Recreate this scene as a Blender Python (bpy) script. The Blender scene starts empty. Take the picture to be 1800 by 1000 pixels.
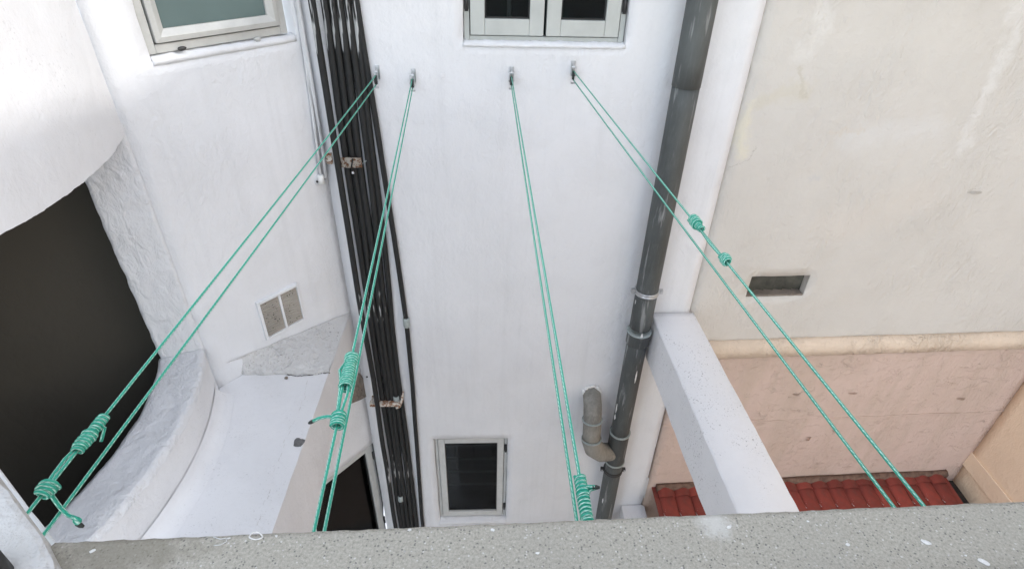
import bpy, bmesh, math, random
from mathutils import Vector, Matrix, noise
random.seed(7); noise.seed_set(3)
R = math.radians
sc = bpy.context.scene
COL = sc.collection
EYE = 7.0                                   # camera height above the courtyard floor (m)

# ------------------------------------------------------------------ camera
PITCH, ROLL, FOC = 34.2, 1.64, 1000.0 / 1800.0
cp, sp, cr, sr = math.cos(R(PITCH)), math.sin(R(PITCH)), math.cos(R(ROLL)), math.sin(R(ROLL))
FWD = Vector((0, cp, -sp)); UP0 = Vector((0, sp, cp)); RT0 = Vector((1, 0, 0))
RT = RT0 * cr + UP0 * sr; UP = UP0 * cr - RT0 * sr
cd = bpy.data.cameras.new("camera"); cam = bpy.data.objects.new("camera", cd); COL.objects.link(cam)
cd.sensor_fit = 'HORIZONTAL'; cd.sensor_width = 36.0; cd.lens = 36.0 * FOC
cd.clip_start = 0.02; cd.clip_end = 2000.0
cam.matrix_world = Matrix(((RT.x, UP.x, -FWD.x, 0), (RT.y, UP.y, -FWD.y, 0), (RT.z, UP.z, -FWD.z, EYE), (0, 0, 0, 1)))
sc.camera = cam

# ------------------------------------------------------------------ sky, sun, exposure
SUN_DIR = Vector((1.0, -0.1, 0.705)).normalized()          # towards the sun
sun_el = math.asin(SUN_DIR.z)
w = bpy.data.worlds.new("World"); sc.world = w; w.use_nodes = True
wn, wl = w.node_tree.nodes, w.node_tree.links
wn.clear()
sky = wn.new('ShaderNodeTexSky'); sky.sky_type = 'NISHITA'; sky.sun_disc = False
sky.sun_elevation = sun_el; sky.sun_rotation = math.atan2(SUN_DIR.x, SUN_DIR.y)
sky.air_density = 1.0; sky.dust_density = 0.3; sky.ozone_density = 1.0
hs = wn.new('ShaderNodeHueSaturation'); hs.inputs['Saturation'].default_value = 0.38
bg = wn.new('ShaderNodeBackground'); bg.inputs['Strength'].default_value = 0.15
wo = wn.new('ShaderNodeOutputWorld')
wl.new(sky.outputs[0], hs.inputs['Color']); wl.new(hs.outputs[0], bg.inputs['Color']); wl.new(bg.outputs[0], wo.inputs['Surface'])
sd = bpy.data.lights.new("sun", 'SUN'); sd.energy = 0.5; sd.angle = R(1.0); sd.color = (0.66, 0.635, 0.60)
so = bpy.data.objects.new("sun", sd); COL.objects.link(so); so.location = (6, -3, EYE + 9)
so.rotation_euler = SUN_DIR.to_track_quat('Z', 'Y').to_euler()
sc.view_settings.view_transform = 'Standard'; sc.view_settings.look = 'None'
sc.view_settings.gamma = 1.0; sc.view_settings.use_curve_mapping = False
sc.view_settings.exposure = 2.30
sc.cycles.max_bounces = 8; sc.cycles.diffuse_bounces = 7; sc.cycles.glossy_bounces = 2; sc.cycles.transmission_bounces = 4

# ------------------------------------------------------------------ from the photograph to the place
# sight lines of the photograph (1800 x 1000) met with known planes of the courtyard; heights are below the eye
def ray(px, py): return FWD + RT * ((px - 900) / 1000.0) - UP * ((py - 500) / 1000.0)
def on_z(px, py, z):
    d = ray(px, py); return d * (z / d.z)
def on_y(px, py, y):
    d = ray(px, py); return d * (y / d.y)
class Wall:
    """a vertical plane through p (x, y) running along a heading; u along it, z up, w out of it towards the courtyard"""
    def __init__(s, p, deg):
        s.p = Vector((p[0], p[1], 0)); a = R(deg)
        s.d = Vector((math.cos(a), math.sin(a), 0)); s.n = Vector((math.sin(a), -math.cos(a), 0))
    def at(s, u, z, w=0.0): return s.p + s.d * u + s.n * w + Vector((0, 0, z))
    def see(s, px, py, w=0.0):
        d = ray(px, py); q = s.p + s.n * w
        P = d * (q.dot(s.n) / d.dot(s.n))
        return (P - s.p).dot(s.d), P.z
    def see3(s, px, py, w=0.0):
        u, z = s.see(px, py, w); return s.at(u, z, w)
CORNER = (-0.922, 2.602); BAYC = (-1.405, 1.970)
FAC = Wall(CORNER, 2.96)                               # house wall opposite, u from the corner
FAC_LEN = 1.975
LEFT = Wall(BAYC, math.degrees(math.atan2(CORNER[1] - BAYC[1], CORNER[0] - BAYC[0])))
LEFT_LEN = (Vector(CORNER) - Vector(BAYC)).length
_e = FAC.at(FAC_LEN, 0)
PARTY = Wall((_e.x + 0.006, _e.y + 0.016), 5.2)          # neighbour's wall, a little behind
O = Vector((0, 0, EYE))

# ------------------------------------------------------------------ materials
def nodes_of(name):
    m = bpy.data.materials.new(name); m.use_nodes = True
    nt = m.node_tree; b = nt.nodes['Principled BSDF']
    return m, nt, b
class NT:
    def __init__(s, nt): s.nt = nt; s.tc = nt.nodes.new('ShaderNodeTexCoord')
    def n(s, t, **kw):
        x = s.nt.nodes.new(t)
        for k, v in kw.items(): setattr(x, k, v)
        return x
    def link(s, a, b): s.nt.links.new(a, b)
    def obj(s): return s.tc.outputs['Object']
    def mapping(s, scale=(1, 1, 1), loc=(0, 0, 0), rot=(0, 0, 0), src=None):
        m = s.n('ShaderNodeMapping'); m.inputs['Scale'].default_value = scale; m.inputs['Location'].default_value = loc; m.inputs['Rotation'].default_value = rot
        s.link(src or s.obj(), m.inputs['Vector']); return m.outputs[0]
    def noise(s, scale, detail=4, rough=0.55, dist=0.0, vec=None):
        x = s.n('ShaderNodeTexNoise'); x.inputs['Scale'].default_value = scale; x.inputs['Detail'].default_value = detail
        x.inputs['Roughness'].default_value = rough; x.inputs['Distortion'].default_value = dist
        s.link(vec or s.obj(), x.inputs['Vector']); return x.outputs['Fac']
    def voro(s, scale, feature='F1', vec=None, out='Distance', rnd=1.0):
        x = s.n('ShaderNodeTexVoronoi'); x.feature = feature; x.inputs['Scale'].default_value = scale; x.inputs['Randomness'].default_value = rnd
        s.link(vec or s.obj(), x.inputs['Vector']); return x.outputs[out]
    def ramp(s, fac, stops):
        x = s.n('ShaderNodeValToRGB'); e = x.color_ramp.elements
        while len(e) < len(stops): e.new(0.5)
        for i, (p, c) in enumerate(stops):
            e[i].position = p; e[i].color = (c, c, c, 1) if isinstance(c, (int, float)) else (*c, 1)
        s.link(fac, x.inputs[0]); return x.outputs[0]
    def math(s, op, a, b=None, c=None):
        x = s.n('ShaderNodeMath'); x.operation = op
        for i, v in enumerate((a, b, c)):
            if v is None: continue
            if isinstance(v, (int, float)): x.inputs[i].default_value = v
            else: s.link(v, x.inputs[i])
        return x.outputs[0]
    def mix(s, fac, a, b):
        x = s.n('ShaderNodeMix'); x.data_type = 'RGBA'
        if isinstance(fac, (int, float)): x.inputs[0].default_value = fac
        else: s.link(fac, x.inputs[0])
        for i, v in ((6, a), (7, b)):
            if isinstance(v, tuple): x.inputs[i].default_value = (*v, 1)
            else: s.link(v, x.inputs[i])
        return x.outputs[2]
    def bump(s, h, strength, dist, normal=None):
        x = s.n('ShaderNodeBump'); x.inputs['Strength'].default_value = strength; x.inputs['Distance'].default_value = dist
        s.link(h, x.inputs['Height'])
        if normal: s.link(normal, x.inputs['Normal'])
        return x.outputs[0]
    def sep(s, vec):
        x = s.n('ShaderNodeSeparateXYZ'); s.link(vec, x.inputs[0]); return x.outputs
def lin(r, g, b):
    f = lambda c: (c / 255 / 12.92) if c <= 10 else ((c / 255 + 0.055) / 1.055) ** 2.4
    return (f(r), f(g), f(b))

def plaster(name, base, dirt, rough_amt=1.0, dirt_amt=0.25, wrinkle=1.0, speck=0.0, speck_col=(0.08, 0.075, 0.07), drips=0.0):
    m, nt, b = nodes_of(name); t = NT(nt)
    big = t.noise(1.3, 3); mid = t.noise(7, 5, 0.6); fine = t.noise(34, 5, 0.62, 0.3); grit = t.noise(150, 2, 0.5)
    warp = t.noise(3.0, 4, 0.6, 0.6)
    # trowel ridges: thin lines where a warped noise crosses its middle, only in some zones
    ridge = t.noise(9, 5, 0.62, 0.5, t.mapping((1.6, 1.6, 0.7), rot=(0.35, 0.75, 0.2)))
    lump = t.noise(21, 4, 0.58, 0.9, t.mapping((1.0, 1.0, 0.55), rot=(0.5, 0.4, 0.9)))
    r1 = t.ramp(t.math('ADD', t.math('MULTIPLY', ridge, 0.35), t.math('MULTIPLY', lump, 0.65)), [(0.40, 0.0), (0.56, 0.75), (0.70, 1.0)])
    zone = t.ramp(t.noise(2.6, 3, 0.5), [(0.40, 0.12), (0.62, 1.0)])
    wr = t.math('MULTIPLY', t.math('MULTIPLY', r1, zone), 0.62 * wrinkle)
    h = t.math('ADD', t.math('ADD', t.math('MULTIPLY', mid, 1.0), t.math('MULTIPLY', fine, 0.42)), t.math('ADD', t.math('MULTIPLY', grit, 0.08), wr))
    pits = t.ramp(t.voro(17), [(0.0, 0.0), (0.045, 1.0)])
    h = t.math('ADD', h, t.math('MULTIPLY', pits, 0.10))
    bn = t.bump(h, 0.8 * rough_amt, 0.014)
    t.link(bn, b.inputs['Normal'])
    dm = t.math('MULTIPLY', t.ramp(t.math('ADD', t.math('MULTIPLY', big, 0.6), t.math('MULTIPLY', warp, 0.4)), [(0.42, 0.0), (0.68, 1.0)]), dirt_amt)
    c = t.mix(dm, base, dirt)
    gm = t.math('MULTIPLY', t.ramp(t.noise(38, 5, 0.7), [(0.5, 0.0), (0.75, 1.0)]), 0.10)
    c = t.mix(gm, c, dirt)
    if drips:
        st = t.noise(1.0, 5, 0.6, 0.2, t.mapping((16, 16, 0.8)))
        c = t.mix(t.math('MULTIPLY', t.ramp(st, [(0.52, 0.0), (0.72, 1.0)]), drips), c, dirt)
    if speck:
        s1 = t.ramp(t.noise(110, 3, 0.6), [(0.60, 0.0), (0.68, 1.0)])
        s2 = t.ramp(t.noise(5, 5, 0.7), [(0.45, 0.0), (0.62, 1.0)])
        c = t.mix(t.math('MULTIPLY', t.math('MULTIPLY', s1, s2), speck), c, speck_col)
    t.link(c, b.inputs['Base Color']); b.inputs['Roughness'].default_value = 0.85
    b.inputs['Specular IOR Level'].default_value = 0.25
    return m, t, b, c
WHITE = (0.76, 0.77, 0.79)
m_white = plaster('white_plaster', WHITE, (0.58, 0.59, 0.60), 0.55, 0.38, 0.7, drips=0.22)[0]
m_white_smooth = plaster('white_plaster_smooth', (0.77, 0.775, 0.79), (0.60, 0.60, 0.61), 0.45, 0.5, 0.5, speck=0.2)[0]
m_beam = plaster('white_beam_paint', (0.80, 0.80, 0.815), (0.66, 0.67, 0.69), 0.5, 0.3, 0.4, speck=0.75)[0]
m_rough = plaster('rough_plaster', (0.72, 0.73, 0.75), (0.63, 0.64, 0.65), 0.8, 0.35, 1.3, speck=0.08)[0]
m_mortar = plaster('grey_mortar', (0.66, 0.655, 0.65), (0.50, 0.49, 0.47), 1.5, 0.5, 0.8, speck=1.0, speck_col=(0.20, 0.19, 0.17))[0]
m_brown = plaster('bare_brown_render', (0.26, 0.225, 0.19), (0.18, 0.15, 0.125), 1.5, 0.7, 1.0)[0]
m_cement = plaster('cement_ledge', (0.46, 0.46, 0.45), (0.38, 0.38, 0.365), 1.4, 0.5, 0.4)[0]
m_ledge = plaster('peach_ledge_paint', (0.76, 0.635, 0.51), (0.50, 0.415, 0.33), 1.3, 0.6, 1.2, speck=0.6, speck_col=(0.25, 0.2, 0.16))[0]
m_peach = plaster('peach_plaster', (0.88, 0.70, 0.515), (0.80, 0.63, 0.46), 0.6, 0.4, 0.4)[0]
m_court = plaster('courtyard_concrete', (0.50, 0.495, 0.485), (0.40, 0.395, 0.385), 1.0, 0.6, 0.4)[0]
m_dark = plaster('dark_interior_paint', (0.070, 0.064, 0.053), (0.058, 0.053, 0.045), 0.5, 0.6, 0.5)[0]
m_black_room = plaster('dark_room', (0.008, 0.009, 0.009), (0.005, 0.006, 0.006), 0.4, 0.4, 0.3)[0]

m_greyroom = plaster('grey_green_room', (0.10, 0.125, 0.125), (0.07, 0.09, 0.09), 0.4, 0.6, 0.3)[0]
def party_material():
    m, t, b, c = plaster('beige_plaster', (0.63, 0.608, 0.568), (0.56, 0.538, 0.50), 0.8, 0.7, 0.8, drips=0.12)
    # coordinates in the wall's own frame: object x along the wall, z up
    X, Y, Z = t.sep(t.obj())
    wx = t.math('ADD', X, t.math('MULTIPLY', t.math('SUBTRACT', t.noise(6, 6, 0.68), 0.5), 0.26))
    wz = t.math('ADD', Z, t.math('MULTIPLY', t.math('SUBTRACT', t.noise(6.7, 6, 0.68, 0.3), 0.5), 0.26))
    def line(x0, z0, x1, z1, wid):
        dx, dz = x1 - x0, z1 - z0; L = math.hypot(dx, dz)
        px, pz = t.math('SUBTRACT', wx, x0), t.math('SUBTRACT', wz, z0)
        al = t.math('DIVIDE', t.math('ADD', t.math('MULTIPLY', px, dx), t.math('MULTIPLY', pz, dz)), L)
        al = t.math('SUBTRACT', al, t.math('MINIMUM', t.math('MAXIMUM', al, 0.0), L))
        pr = t.math('DIVIDE', t.math('SUBTRACT', t.math('MULTIPLY', px, dz), t.math('MULTIPLY', pz, dx)), L)
        d = t.math('SQRT', t.math('ADD', t.math('MULTIPLY', al, al), t.math('MULTIPLY', pr, pr)))
        return t.ramp(t.math('DIVIDE', d, wid), [(0.2, 1.0), (1.15, 0.0)])
    S = lambda px, py: PARTY.see(px, py)
    for a, bb, wid, col, f in (((1800, 0), (1745, 150), 0.05, (0.70, 0.69, 0.665), 0.6), ((1745, 150), (1690, 265), 0.04, (0.70, 0.69, 0.665), 0.6),
                               ((1450, 5), (1440, 60), 0.05, (0.70, 0.69, 0.66), 0.5),
                               ((1400, 95), (1425, 85), 0.055, (0.70, 0.69, 0.66), 0.55),
                               ((1415, 160), (1340, 175), 0.055, (0.60, 0.56, 0.45), 0.4), ((1408, 120), (1412, 165), 0.02, (0.52, 0.49, 0.41), 0.5),
                               ((1318, 190), (1300, 260), 0.05, (0.72, 0.68, 0.54), 0.6),
                               ((1640, 230), (1500, 240), 0.10, (0.67, 0.665, 0.65), 0.5), ((1620, 345), (1460, 400), 0.16, (0.67, 0.62, 0.56), 0.35),
                               ((1455, 232), (1510, 230), 0.018, (0.62, 0.57, 0.50), 0.5), ((1425, 313), (1442, 311), 0.022, (0.57, 0.56, 0.55), 0.55),
                               ((1775, 345), (1800, 300), 0.03, (0.61, 0.60, 0.575), 0.5)):
        mk = line(*S(*a), *S(*bb), wid)
        c = t.mix(t.math('MULTIPLY', mk, f), c, col)
    # hairline cracks
    for a, bb in (((1328, 262), (1300, 282)), ((1300, 282), (1280, 293)), ((1700, 337), (1735, 334))):
        mk = line(*S(*a), *S(*bb), 0.004)
        c = t.mix(t.math('MULTIPLY', mk, 0.4), c, (0.30, 0.27, 0.23))
    t.link(c, b.inputs['Base Color'])
    return m
m_beige = party_material()

def pink_material():
    m, t, b, c = plaster('pink_peeling_plaster', (0.62, 0.485, 0.42), (0.55, 0.435, 0.365), 0.75, 0.7, 0.8, drips=0.25)
    # flaking paint: islands with crisp edges, more of them high up
    X, Y, Z = t.sep(t.obj())
    f = t.noise(6.5, 6, 0.55, 0.7, t.mapping((1, 1, 1.7)))
    fl = t.ramp(f, [(0.575, 0.0), (0.59, 1.0)])
    hi = t.ramp(t.noise(1.8, 3), [(0.44, 0.0), (0.60, 1.0)])
    fl = t.math('MULTIPLY', fl, hi)
    old = b.inputs['Normal'].links[0].from_socket
    t.link(t.bump(t.math('ADD', fl, t.math('MULTIPLY', t.ramp(t.noise(13, 5, 0.6, 0.8, t.mapping((1, 1, 1.5))), [(0.585, 0.0), (0.61, 1.0)]), 0.3)), 0.7, 0.011, old), b.inputs['Normal'])
    c = t.mix(t.math('MULTIPLY', fl, 0.45), c, (0.66, 0.53, 0.45))
    st = t.noise(1.0, 4, 0.6, 0.3, t.mapping((7, 7, 0.7)))
    hz = t.ramp(Z, [(0.0, 0.0), (1.0, 1.0)])
    c = t.mix(t.math('MULTIPLY', t.ramp(st, [(0.46, 0.0), (0.68, 1.0)]), 0.38), c, (0.47, 0.385, 0.30))
    t.link(c, b.inputs['Base Color'])
    return m
m_pink = pink_material()

def terrazzo():
    m, nt, b = nodes_of('grey_terrazzo'); t = NT(nt)
    v1 = t.noise(380, 5, 0.75, 0.3); v2 = t.voro(360, out='Color'); s = t.n('ShaderNodeSeparateColor'); t.link(v2, s.inputs[0])
    g = t.ramp(v1, [(0.30, (0.150, 0.142, 0.118)), (0.44, (0.255, 0.243, 0.204)), (0.55, (0.305, 0.291, 0.247)), (0.72, (0.39, 0.374, 0.325))])
    chip = t.ramp(t.math('ADD', t.voro(360), t.math('MULTIPLY', t.math('SUBTRACT', t.noise(700, 2), 0.5), 0.5)), [(0.24, 1.0), (0.42, 0.0)])
    sel = t.ramp(s.outputs[0], [(0.78, 0.0), (0.80, 1.0)])
    c = t.mix(t.math('MULTIPLY', t.math('MULTIPLY', chip, sel), 0.8), g, (0.075, 0.075, 0.07))
    sel2 = t.ramp(s.outputs[1], [(0.91, 0.0), (0.93, 1.0)])
    c = t.mix(t.math('MULTIPLY', t.math('MULTIPLY', chip, sel2), 0.7), c, (0.50, 0.49, 0.465))
    big = t.noise(9, 4, 0.6)
    c = t.mix(t.math('MULTIPLY', t.ramp(big, [(0.45, 0.0), (0.7, 1.0)]), 0.22), c, (0.24, 0.231, 0.20))
    # damp brown stain at the left end, beside the cement ledge
    p = on_z(215, 965, -0.5)
    X, Y, Z = t.sep(t.obj())
    dx = t.math('MULTIPLY', t.math('SUBTRACT', X, p.x), 11.0); dy = t.math('MULTIPLY', t.math('SUBTRACT', Y, p.y), 26.0)
    d = t.math('SQRT', t.math('ADD', t.math('MULTIPLY', dx, dx), t.math('MULTIPLY', dy, dy)))
    d = t.math('ADD', d, t.math('MULTIPLY', t.math('SUBTRACT', t.noise(60, 4, 0.6), 0.5), 1.6))
    c = t.mix(t.math('MULTIPLY', t.ramp(d, [(0.35, 1.0), (0.95, 0.0)]), 0.62), c, (0.135, 0.122, 0.09))
    p = on_z(1256, 918, -0.5)                                # pale smear of old filler on the front edge
    dx = t.math('MULTIPLY', t.math('SUBTRACT', X, p.x), 45.0); dy = t.math('MULTIPLY', t.math('SUBTRACT', Y, p.y), 45.0)
    d = t.math('SQRT', t.math('ADD', t.math('MULTIPLY', dx, dx), t.math('MULTIPLY', dy, dy)))
    d = t.math('ADD', d, t.math('MULTIPLY', t.math('SUBTRACT', t.noise(120, 4, 0.6), 0.5), 1.2))
    c = t.mix(t.math('MULTIPLY', t.ramp(d, [(0.3, 1.0), (1.0, 0.0)]), 0.7), c, (0.46, 0.455, 0.43))
    t.link(c, b.inputs['Base Color']); b.inputs['Roughness'].default_value = 0.75
    t.link(t.bump(t.math('ADD', v1, t.math('MULTIPLY', t.noise(900, 2), 0.3)), 0.2, 0.0008), b.inputs['Normal'])
    return m
m_terrazzo = terrazzo()

def simple(name, col, rough=0.5, metal=0.0, var=0.15, vscale=20, bump=0.0, spec=0.5):
    m, nt, b = nodes_of(name); t = NT(nt)
    dk = tuple(x * (1 - var * 1.6) for x in col)
    c = t.mix(t.ramp(t.noise(vscale, 5, 0.65), [(0.35, 0.0), (0.72, 1.0)]), col, dk)
    t.link(c, b.inputs['Base Color']); b.inputs['Roughness'].default_value = rough; b.inputs['Metallic'].default_value = metal
    b.inputs['Specular IOR Level'].default_value = spec
    if bump: t.link(t.bump(t.noise(vscale * 4, 4, 0.6), bump, 0.002), b.inputs['Normal'])
    return m
m_alu = simple('grey_painted_aluminium', (0.49, 0.515, 0.495), 0.42, 0.0, 0.08, 9)
m_cream = simple('cream_aluminium', (0.50, 0.505, 0.485), 0.38, 0.0, 0.10, 12)
m_lowframe = simple('pale_window_frame', (0.58, 0.59, 0.575), 0.45, 0.0, 0.10, 12)
m_gasket = simple('black_gasket', (0.03, 0.03, 0.03), 0.7)
m_hinge = simple('dark_hinge_metal', (0.07, 0.07, 0.07), 0.5, 0.6)
m_steel = simple('galvanised_steel', (0.62, 0.63, 0.64), 0.28, 0.9, 0.2, 60)
m_wheel = simple('dark_pulley_wheel', (0.05, 0.06, 0.06), 0.45)
m_fitting = simple('grey_plastic_fitting', (0.40, 0.45, 0.44), 0.5, 0, 0.2, 50)
m_darktile = simple('dark_wall_tile', (0.007, 0.008, 0.008), 0.6)
m_innerbar = simple('dim_inner_bar', (0.13, 0.14, 0.14), 0.5, 0, 0.4, 30)
m_track = simple('white_powder_coat', (0.80, 0.80, 0.78), 0.35, 0, 0.04, 10)
m_paint = simple('dried_white_paint', (0.83, 0.83, 0.81), 0.5, 0, 0.05, 30)
m_spot = simple('old_paint_spot', (0.60, 0.60, 0.58), 0.6, 0, 0.2, 300)
m_burnt = simple('burnt_rope_end', (0.03, 0.035, 0.03), 0.6, 0, 0.3, 200)
m_rubber = simple('black_rubber', (0.02, 0.02, 0.02), 0.6)
m_roofdeck = simple('dark_roof_bedding', (0.06, 0.045, 0.04), 0.9, 0, 0.4, 30, 0.5)
m_gutter = simple('dirty_gutter', (0.05, 0.042, 0.035), 0.85, 0, 0.5, 14, 0.5)
m_curtain = simple('pale_inner_bar', (0.55, 0.58, 0.58), 0.5)
m_louvre = simple('dark_green_louvre', (0.095, 0.092, 0.072), 0.5, 0, 0.4, 18)

def glass(name, tint, rough, alpha_dark=0.0):
    m, nt, b = nodes_of(name); t = NT(nt)
    b.inputs['Base Color'].default_value = (*tint, 1); b.inputs['Roughness'].default_value = rough
    b.inputs['Transmission Weight'].default_value = 1.0; b.inputs['IOR'].default_value = 1.3; b.inputs['Specular IOR Level'].default_value = 0.2
    t.link(t.ramp(t.noise(14, 6, 0.7), [(0.4, rough), (0.75, rough + 0.16)]), b.inputs['Roughness'])
    return m
m_glass = glass('window_glass', (0.26, 0.30, 0.30), 0.02)
def frosted():
    m, nt, b = nodes_of('frosted_glass'); t = NT(nt)
    c = t.mix(t.ramp(t.noise(3, 3), [(0.35, 0.0), (0.7, 1.0)]), (0.105, 0.155, 0.155), (0.082, 0.125, 0.127))
    sp_ = t.ramp(t.voro(60), [(0.03, 1.0), (0.07, 0.0)])
    c = t.mix(t.math('MULTIPLY', t.math('MULTIPLY', sp_, t.ramp(t.noise(7, 4), [(0.55, 0.0), (0.65, 1.0)])), 0.6), c, (0.5, 0.52, 0.52))
    t.link(c, b.inputs['Base Color']); b.inputs['Roughness'].default_value = 0.28
    t.link(t.bump(t.noise(300, 2), 0.1, 0.001), b.inputs['Normal'])
    return m
m_frost = frosted()

def painted_pipe(name, col, chips, chipcol, rough=0.35, zst=0.12, scale=26, lo=0.66, hi=0.69):
    """dark painted pipe: long scratches and white paint splashes stretched along the pipe"""
    m, nt, b = nodes_of(name); t = NT(nt)
    n1 = t.noise(scale, 4, 0.6, 0.2, t.mapping((1, 1, zst)))
    n2 = t.noise(6, 5, 0.65, 0.0, t.mapping((1, 1, 0.4)))
    n3 = t.noise(90, 4, 0.7, 0.0, t.mapping((1, 1, 0.15)))
    c = t.mix(t.ramp(n2, [(0.35, 0.0), (0.7, 1.0)]), col, tuple(min(1, x * 1.9 + 0.004) for x in col))
    c = t.mix(t.math('MULTIPLY', t.ramp(n3, [(0.5, 0.0), (0.75, 1.0)]), 0.5), c, tuple(x * 2.2 + 0.008 for x in col))
    mk = t.math('MULTIPLY', t.ramp(n1, [(lo, 0.0), (hi, 1.0)]), chips)
    c = t.mix(mk, c, chipcol)
    t.link(c, b.inputs['Base Color'])
    t.link(t.ramp(n2, [(0.3, rough), (0.75, min(1, rough + 0.35))]), b.inputs['Roughness'])
    t.link(t.bump(t.math('ADD', n3, t.math('MULTIPLY', n1, 0.6)), 0.25, 0.002), b.inputs['Normal'])
    return m
m_black = painted_pipe('black_painted_pipe', (0.0075, 0.008, 0.008), 0.85, (0.50, 0.51, 0.51), 0.52, 0.10, 24, 0.638, 0.675)
m_thin = painted_pipe('scuffed_thin_conduit', (0.10, 0.105, 0.11), 0.9, (0.70, 0.71, 0.72), 0.45, 0.07, 20, 0.40, 0.50)
m_drain = painted_pipe('dark_grey_drainpipe', (0.054, 0.059, 0.058), 0.8, (0.30, 0.31, 0.31), 0.5, 0.09, 34, 0.585, 0.68)
m_elbow = painted_pipe('dusty_grey_pipe', (0.175, 0.168, 0.15), 0.7, (0.32, 0.31, 0.28), 0.7, 0.6, 22, 0.55, 0.70)

def rusty():
    m, nt, b = nodes_of('rusty_painted_steel'); t = NT(nt)
    r = t.ramp(t.noise(48, 5, 0.65, 0.4), [(0.47, 0.0), (0.56, 1.0)])
    c = t.mix(r, (0.66, 0.62, 0.55), (0.24, 0.105, 0.045))
    c = t.mix(t.ramp(t.noise(90, 3), [(0.62, 0.0), (0.68, 1.0)]), c, (0.05, 0.03, 0.02))
    t.link(c, b.inputs['Base Color']); b.inputs['Roughness'].default_value = 0.8
    t.link(t.bump(r, 0.4, 0.002), b.inputs['Normal']); return m
m_rust = rusty()

def rope_mat():
    m, nt, b = nodes_of('green_braided_rope'); t = NT(nt)
    U, V, _ = t.sep(t.tc.outputs['UV'])                 # u once round, v metres along
    def helix(nu, pitch, sgn):
        s = t.math('ADD', t.math('MULTIPLY', U, nu), t.math('MULTIPLY', V, sgn / pitch))
        return t.math('FRACT', s)
    a = t.ramp(t.math('PINGPONG', helix(4.0, 0.010, 1.0), 0.5), [(0.10, 0.0), (0.22, 1.0)])
    c_ = t.ramp(t.math('PINGPONG', helix(4.0, 0.010, -1.0), 0.5), [(0.10, 0.0), (0.22, 1.0)])
    # every second strand is white: two white lines run along the rope
    wl_ = t.ramp(t.math('PINGPONG', t.math('MULTIPLY', U, 3.0), 0.5), [(0.26, 0.0), (0.40, 1.0)])
    col = t.mix(t.math('MULTIPLY', wl_, t.math('ADD', 0.45, t.math('MULTIPLY', a, 0.55))), (0.014, 0.385, 0.262), (0.58, 0.82, 0.72))
    gap = t.math('SUBTRACT', 1.0, t.math('MULTIPLY', a, c_))
    col = t.mix(t.math('MULTIPLY', gap, 0.4), col, (0.006, 0.16, 0.11))
    fade = t.ramp(t.noise(9, 5, 0.7), [(0.35, 0.0), (0.75, 1.0)])
    col = t.mix(t.math('MULTIPLY', fade, 0.45), col, (0.10, 0.36, 0.27))
    t.link(col, b.inputs['Base Color']); b.inputs['Roughness'].default_value = 0.75
    t.link(t.bump(t.math('MULTIPLY', a, c_), 0.5, 0.0008), b.inputs['Normal'])
    return m
m_rope = rope_mat()

def tile_mat():
    m, nt, b = nodes_of('red_clay_tile'); t = NT(nt)
    ri = t.n('ShaderNodeObjectInfo')
    n1 = t.noise(9, 5, 0.6); c = t.mix(t.ramp(n1, [(0.35, 0.0), (0.7, 1.0)]), (0.265, 0.046, 0.031), (0.175, 0.034, 0.025))
    hv = t.n('ShaderNodeHueSaturation'); t.link(c, hv.inputs['Color'])
    t.link(t.math('ADD', 0.8, t.math('MULTIPLY', ri.outputs['Random'], 0.4)), hv.inputs['Value']); c = hv.outputs[0]
    sp_ = t.ramp(t.noise(34, 4, 0.6, 0.3, t.mapping((1, 0.55, 1))), [(0.69, 0.0), (0.71, 1.0)])
    c = t.mix(t.math('MULTIPLY', sp_, 0.85), c, (0.62, 0.56, 0.52))
    du = t.ramp(t.noise(20, 6, 0.7), [(0.5, 0.0), (0.8, 1.0)])
    c = t.mix(t.math('MULTIPLY', du, 0.5), c, (0.13, 0.075, 0.055))
    t.link(c, b.inputs['Base Color']); b.inputs['Roughness'].default_value = 0.8
    t.link(t.bump(t.noise(120, 3), 0.2, 0.001), b.inputs['Normal']); return m
m_tile = tile_mat()

# ------------------------------------------------------------------ objects
def tag(o, label=None, cat=None, group=None, kind=None):
    if label: o['label'] = label
    if cat: o['category'] = cat
    if group: o['group'] = group
    if kind: o['kind'] = kind
    return o
BASE = {}
def thing(name, base, label, cat, group=None):
    """an Empty at the base of a thing; base is relative to the eye"""
    o = bpy.data.objects.new(name, None); COL.objects.link(o); o.empty_display_size = 0.1
    o.location = Vector(base) + O; BASE[o] = Vector(base)
    return tag(o, label, cat, group)
def emit(name, bm, mat, parent=None, base=None, smooth=False, bevel=0.0, label=None):
    """link a bmesh (built in eye coordinates) as one object, its origin at the base of its thing"""
    b = BASE[parent] if parent is not None else Vector(base or (0, 0, 0))
    bmesh.ops.translate(bm, verts=bm.verts, vec=-b)
    if bevel:
        es = [e for e in bm.edges if len(e.link_faces) == 2 and e.calc_face_angle(0) > 0.6]
        bmesh.ops.bevel(bm, geom=es, offset=bevel, offset_type='OFFSET', segments=2, profile=0.6, affect='EDGES', clamp_overlap=True)
    me = bpy.data.meshes.new(name); bm.to_mesh(me); bm.free()
    if smooth: me.polygons.foreach_set('use_smooth', [True] * len(me.polygons))
    for x in (mat if isinstance(mat, (list, tuple)) else [mat]): me.materials.append(x)
    o = bpy.data.objects.new(name, me); COL.objects.link(o)
    if parent is not None: o.parent = parent
    else: o.location = b + O
    BASE[o] = b
    if label: o['label'] = label
    return o
def new(): return bmesh.new()
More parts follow.
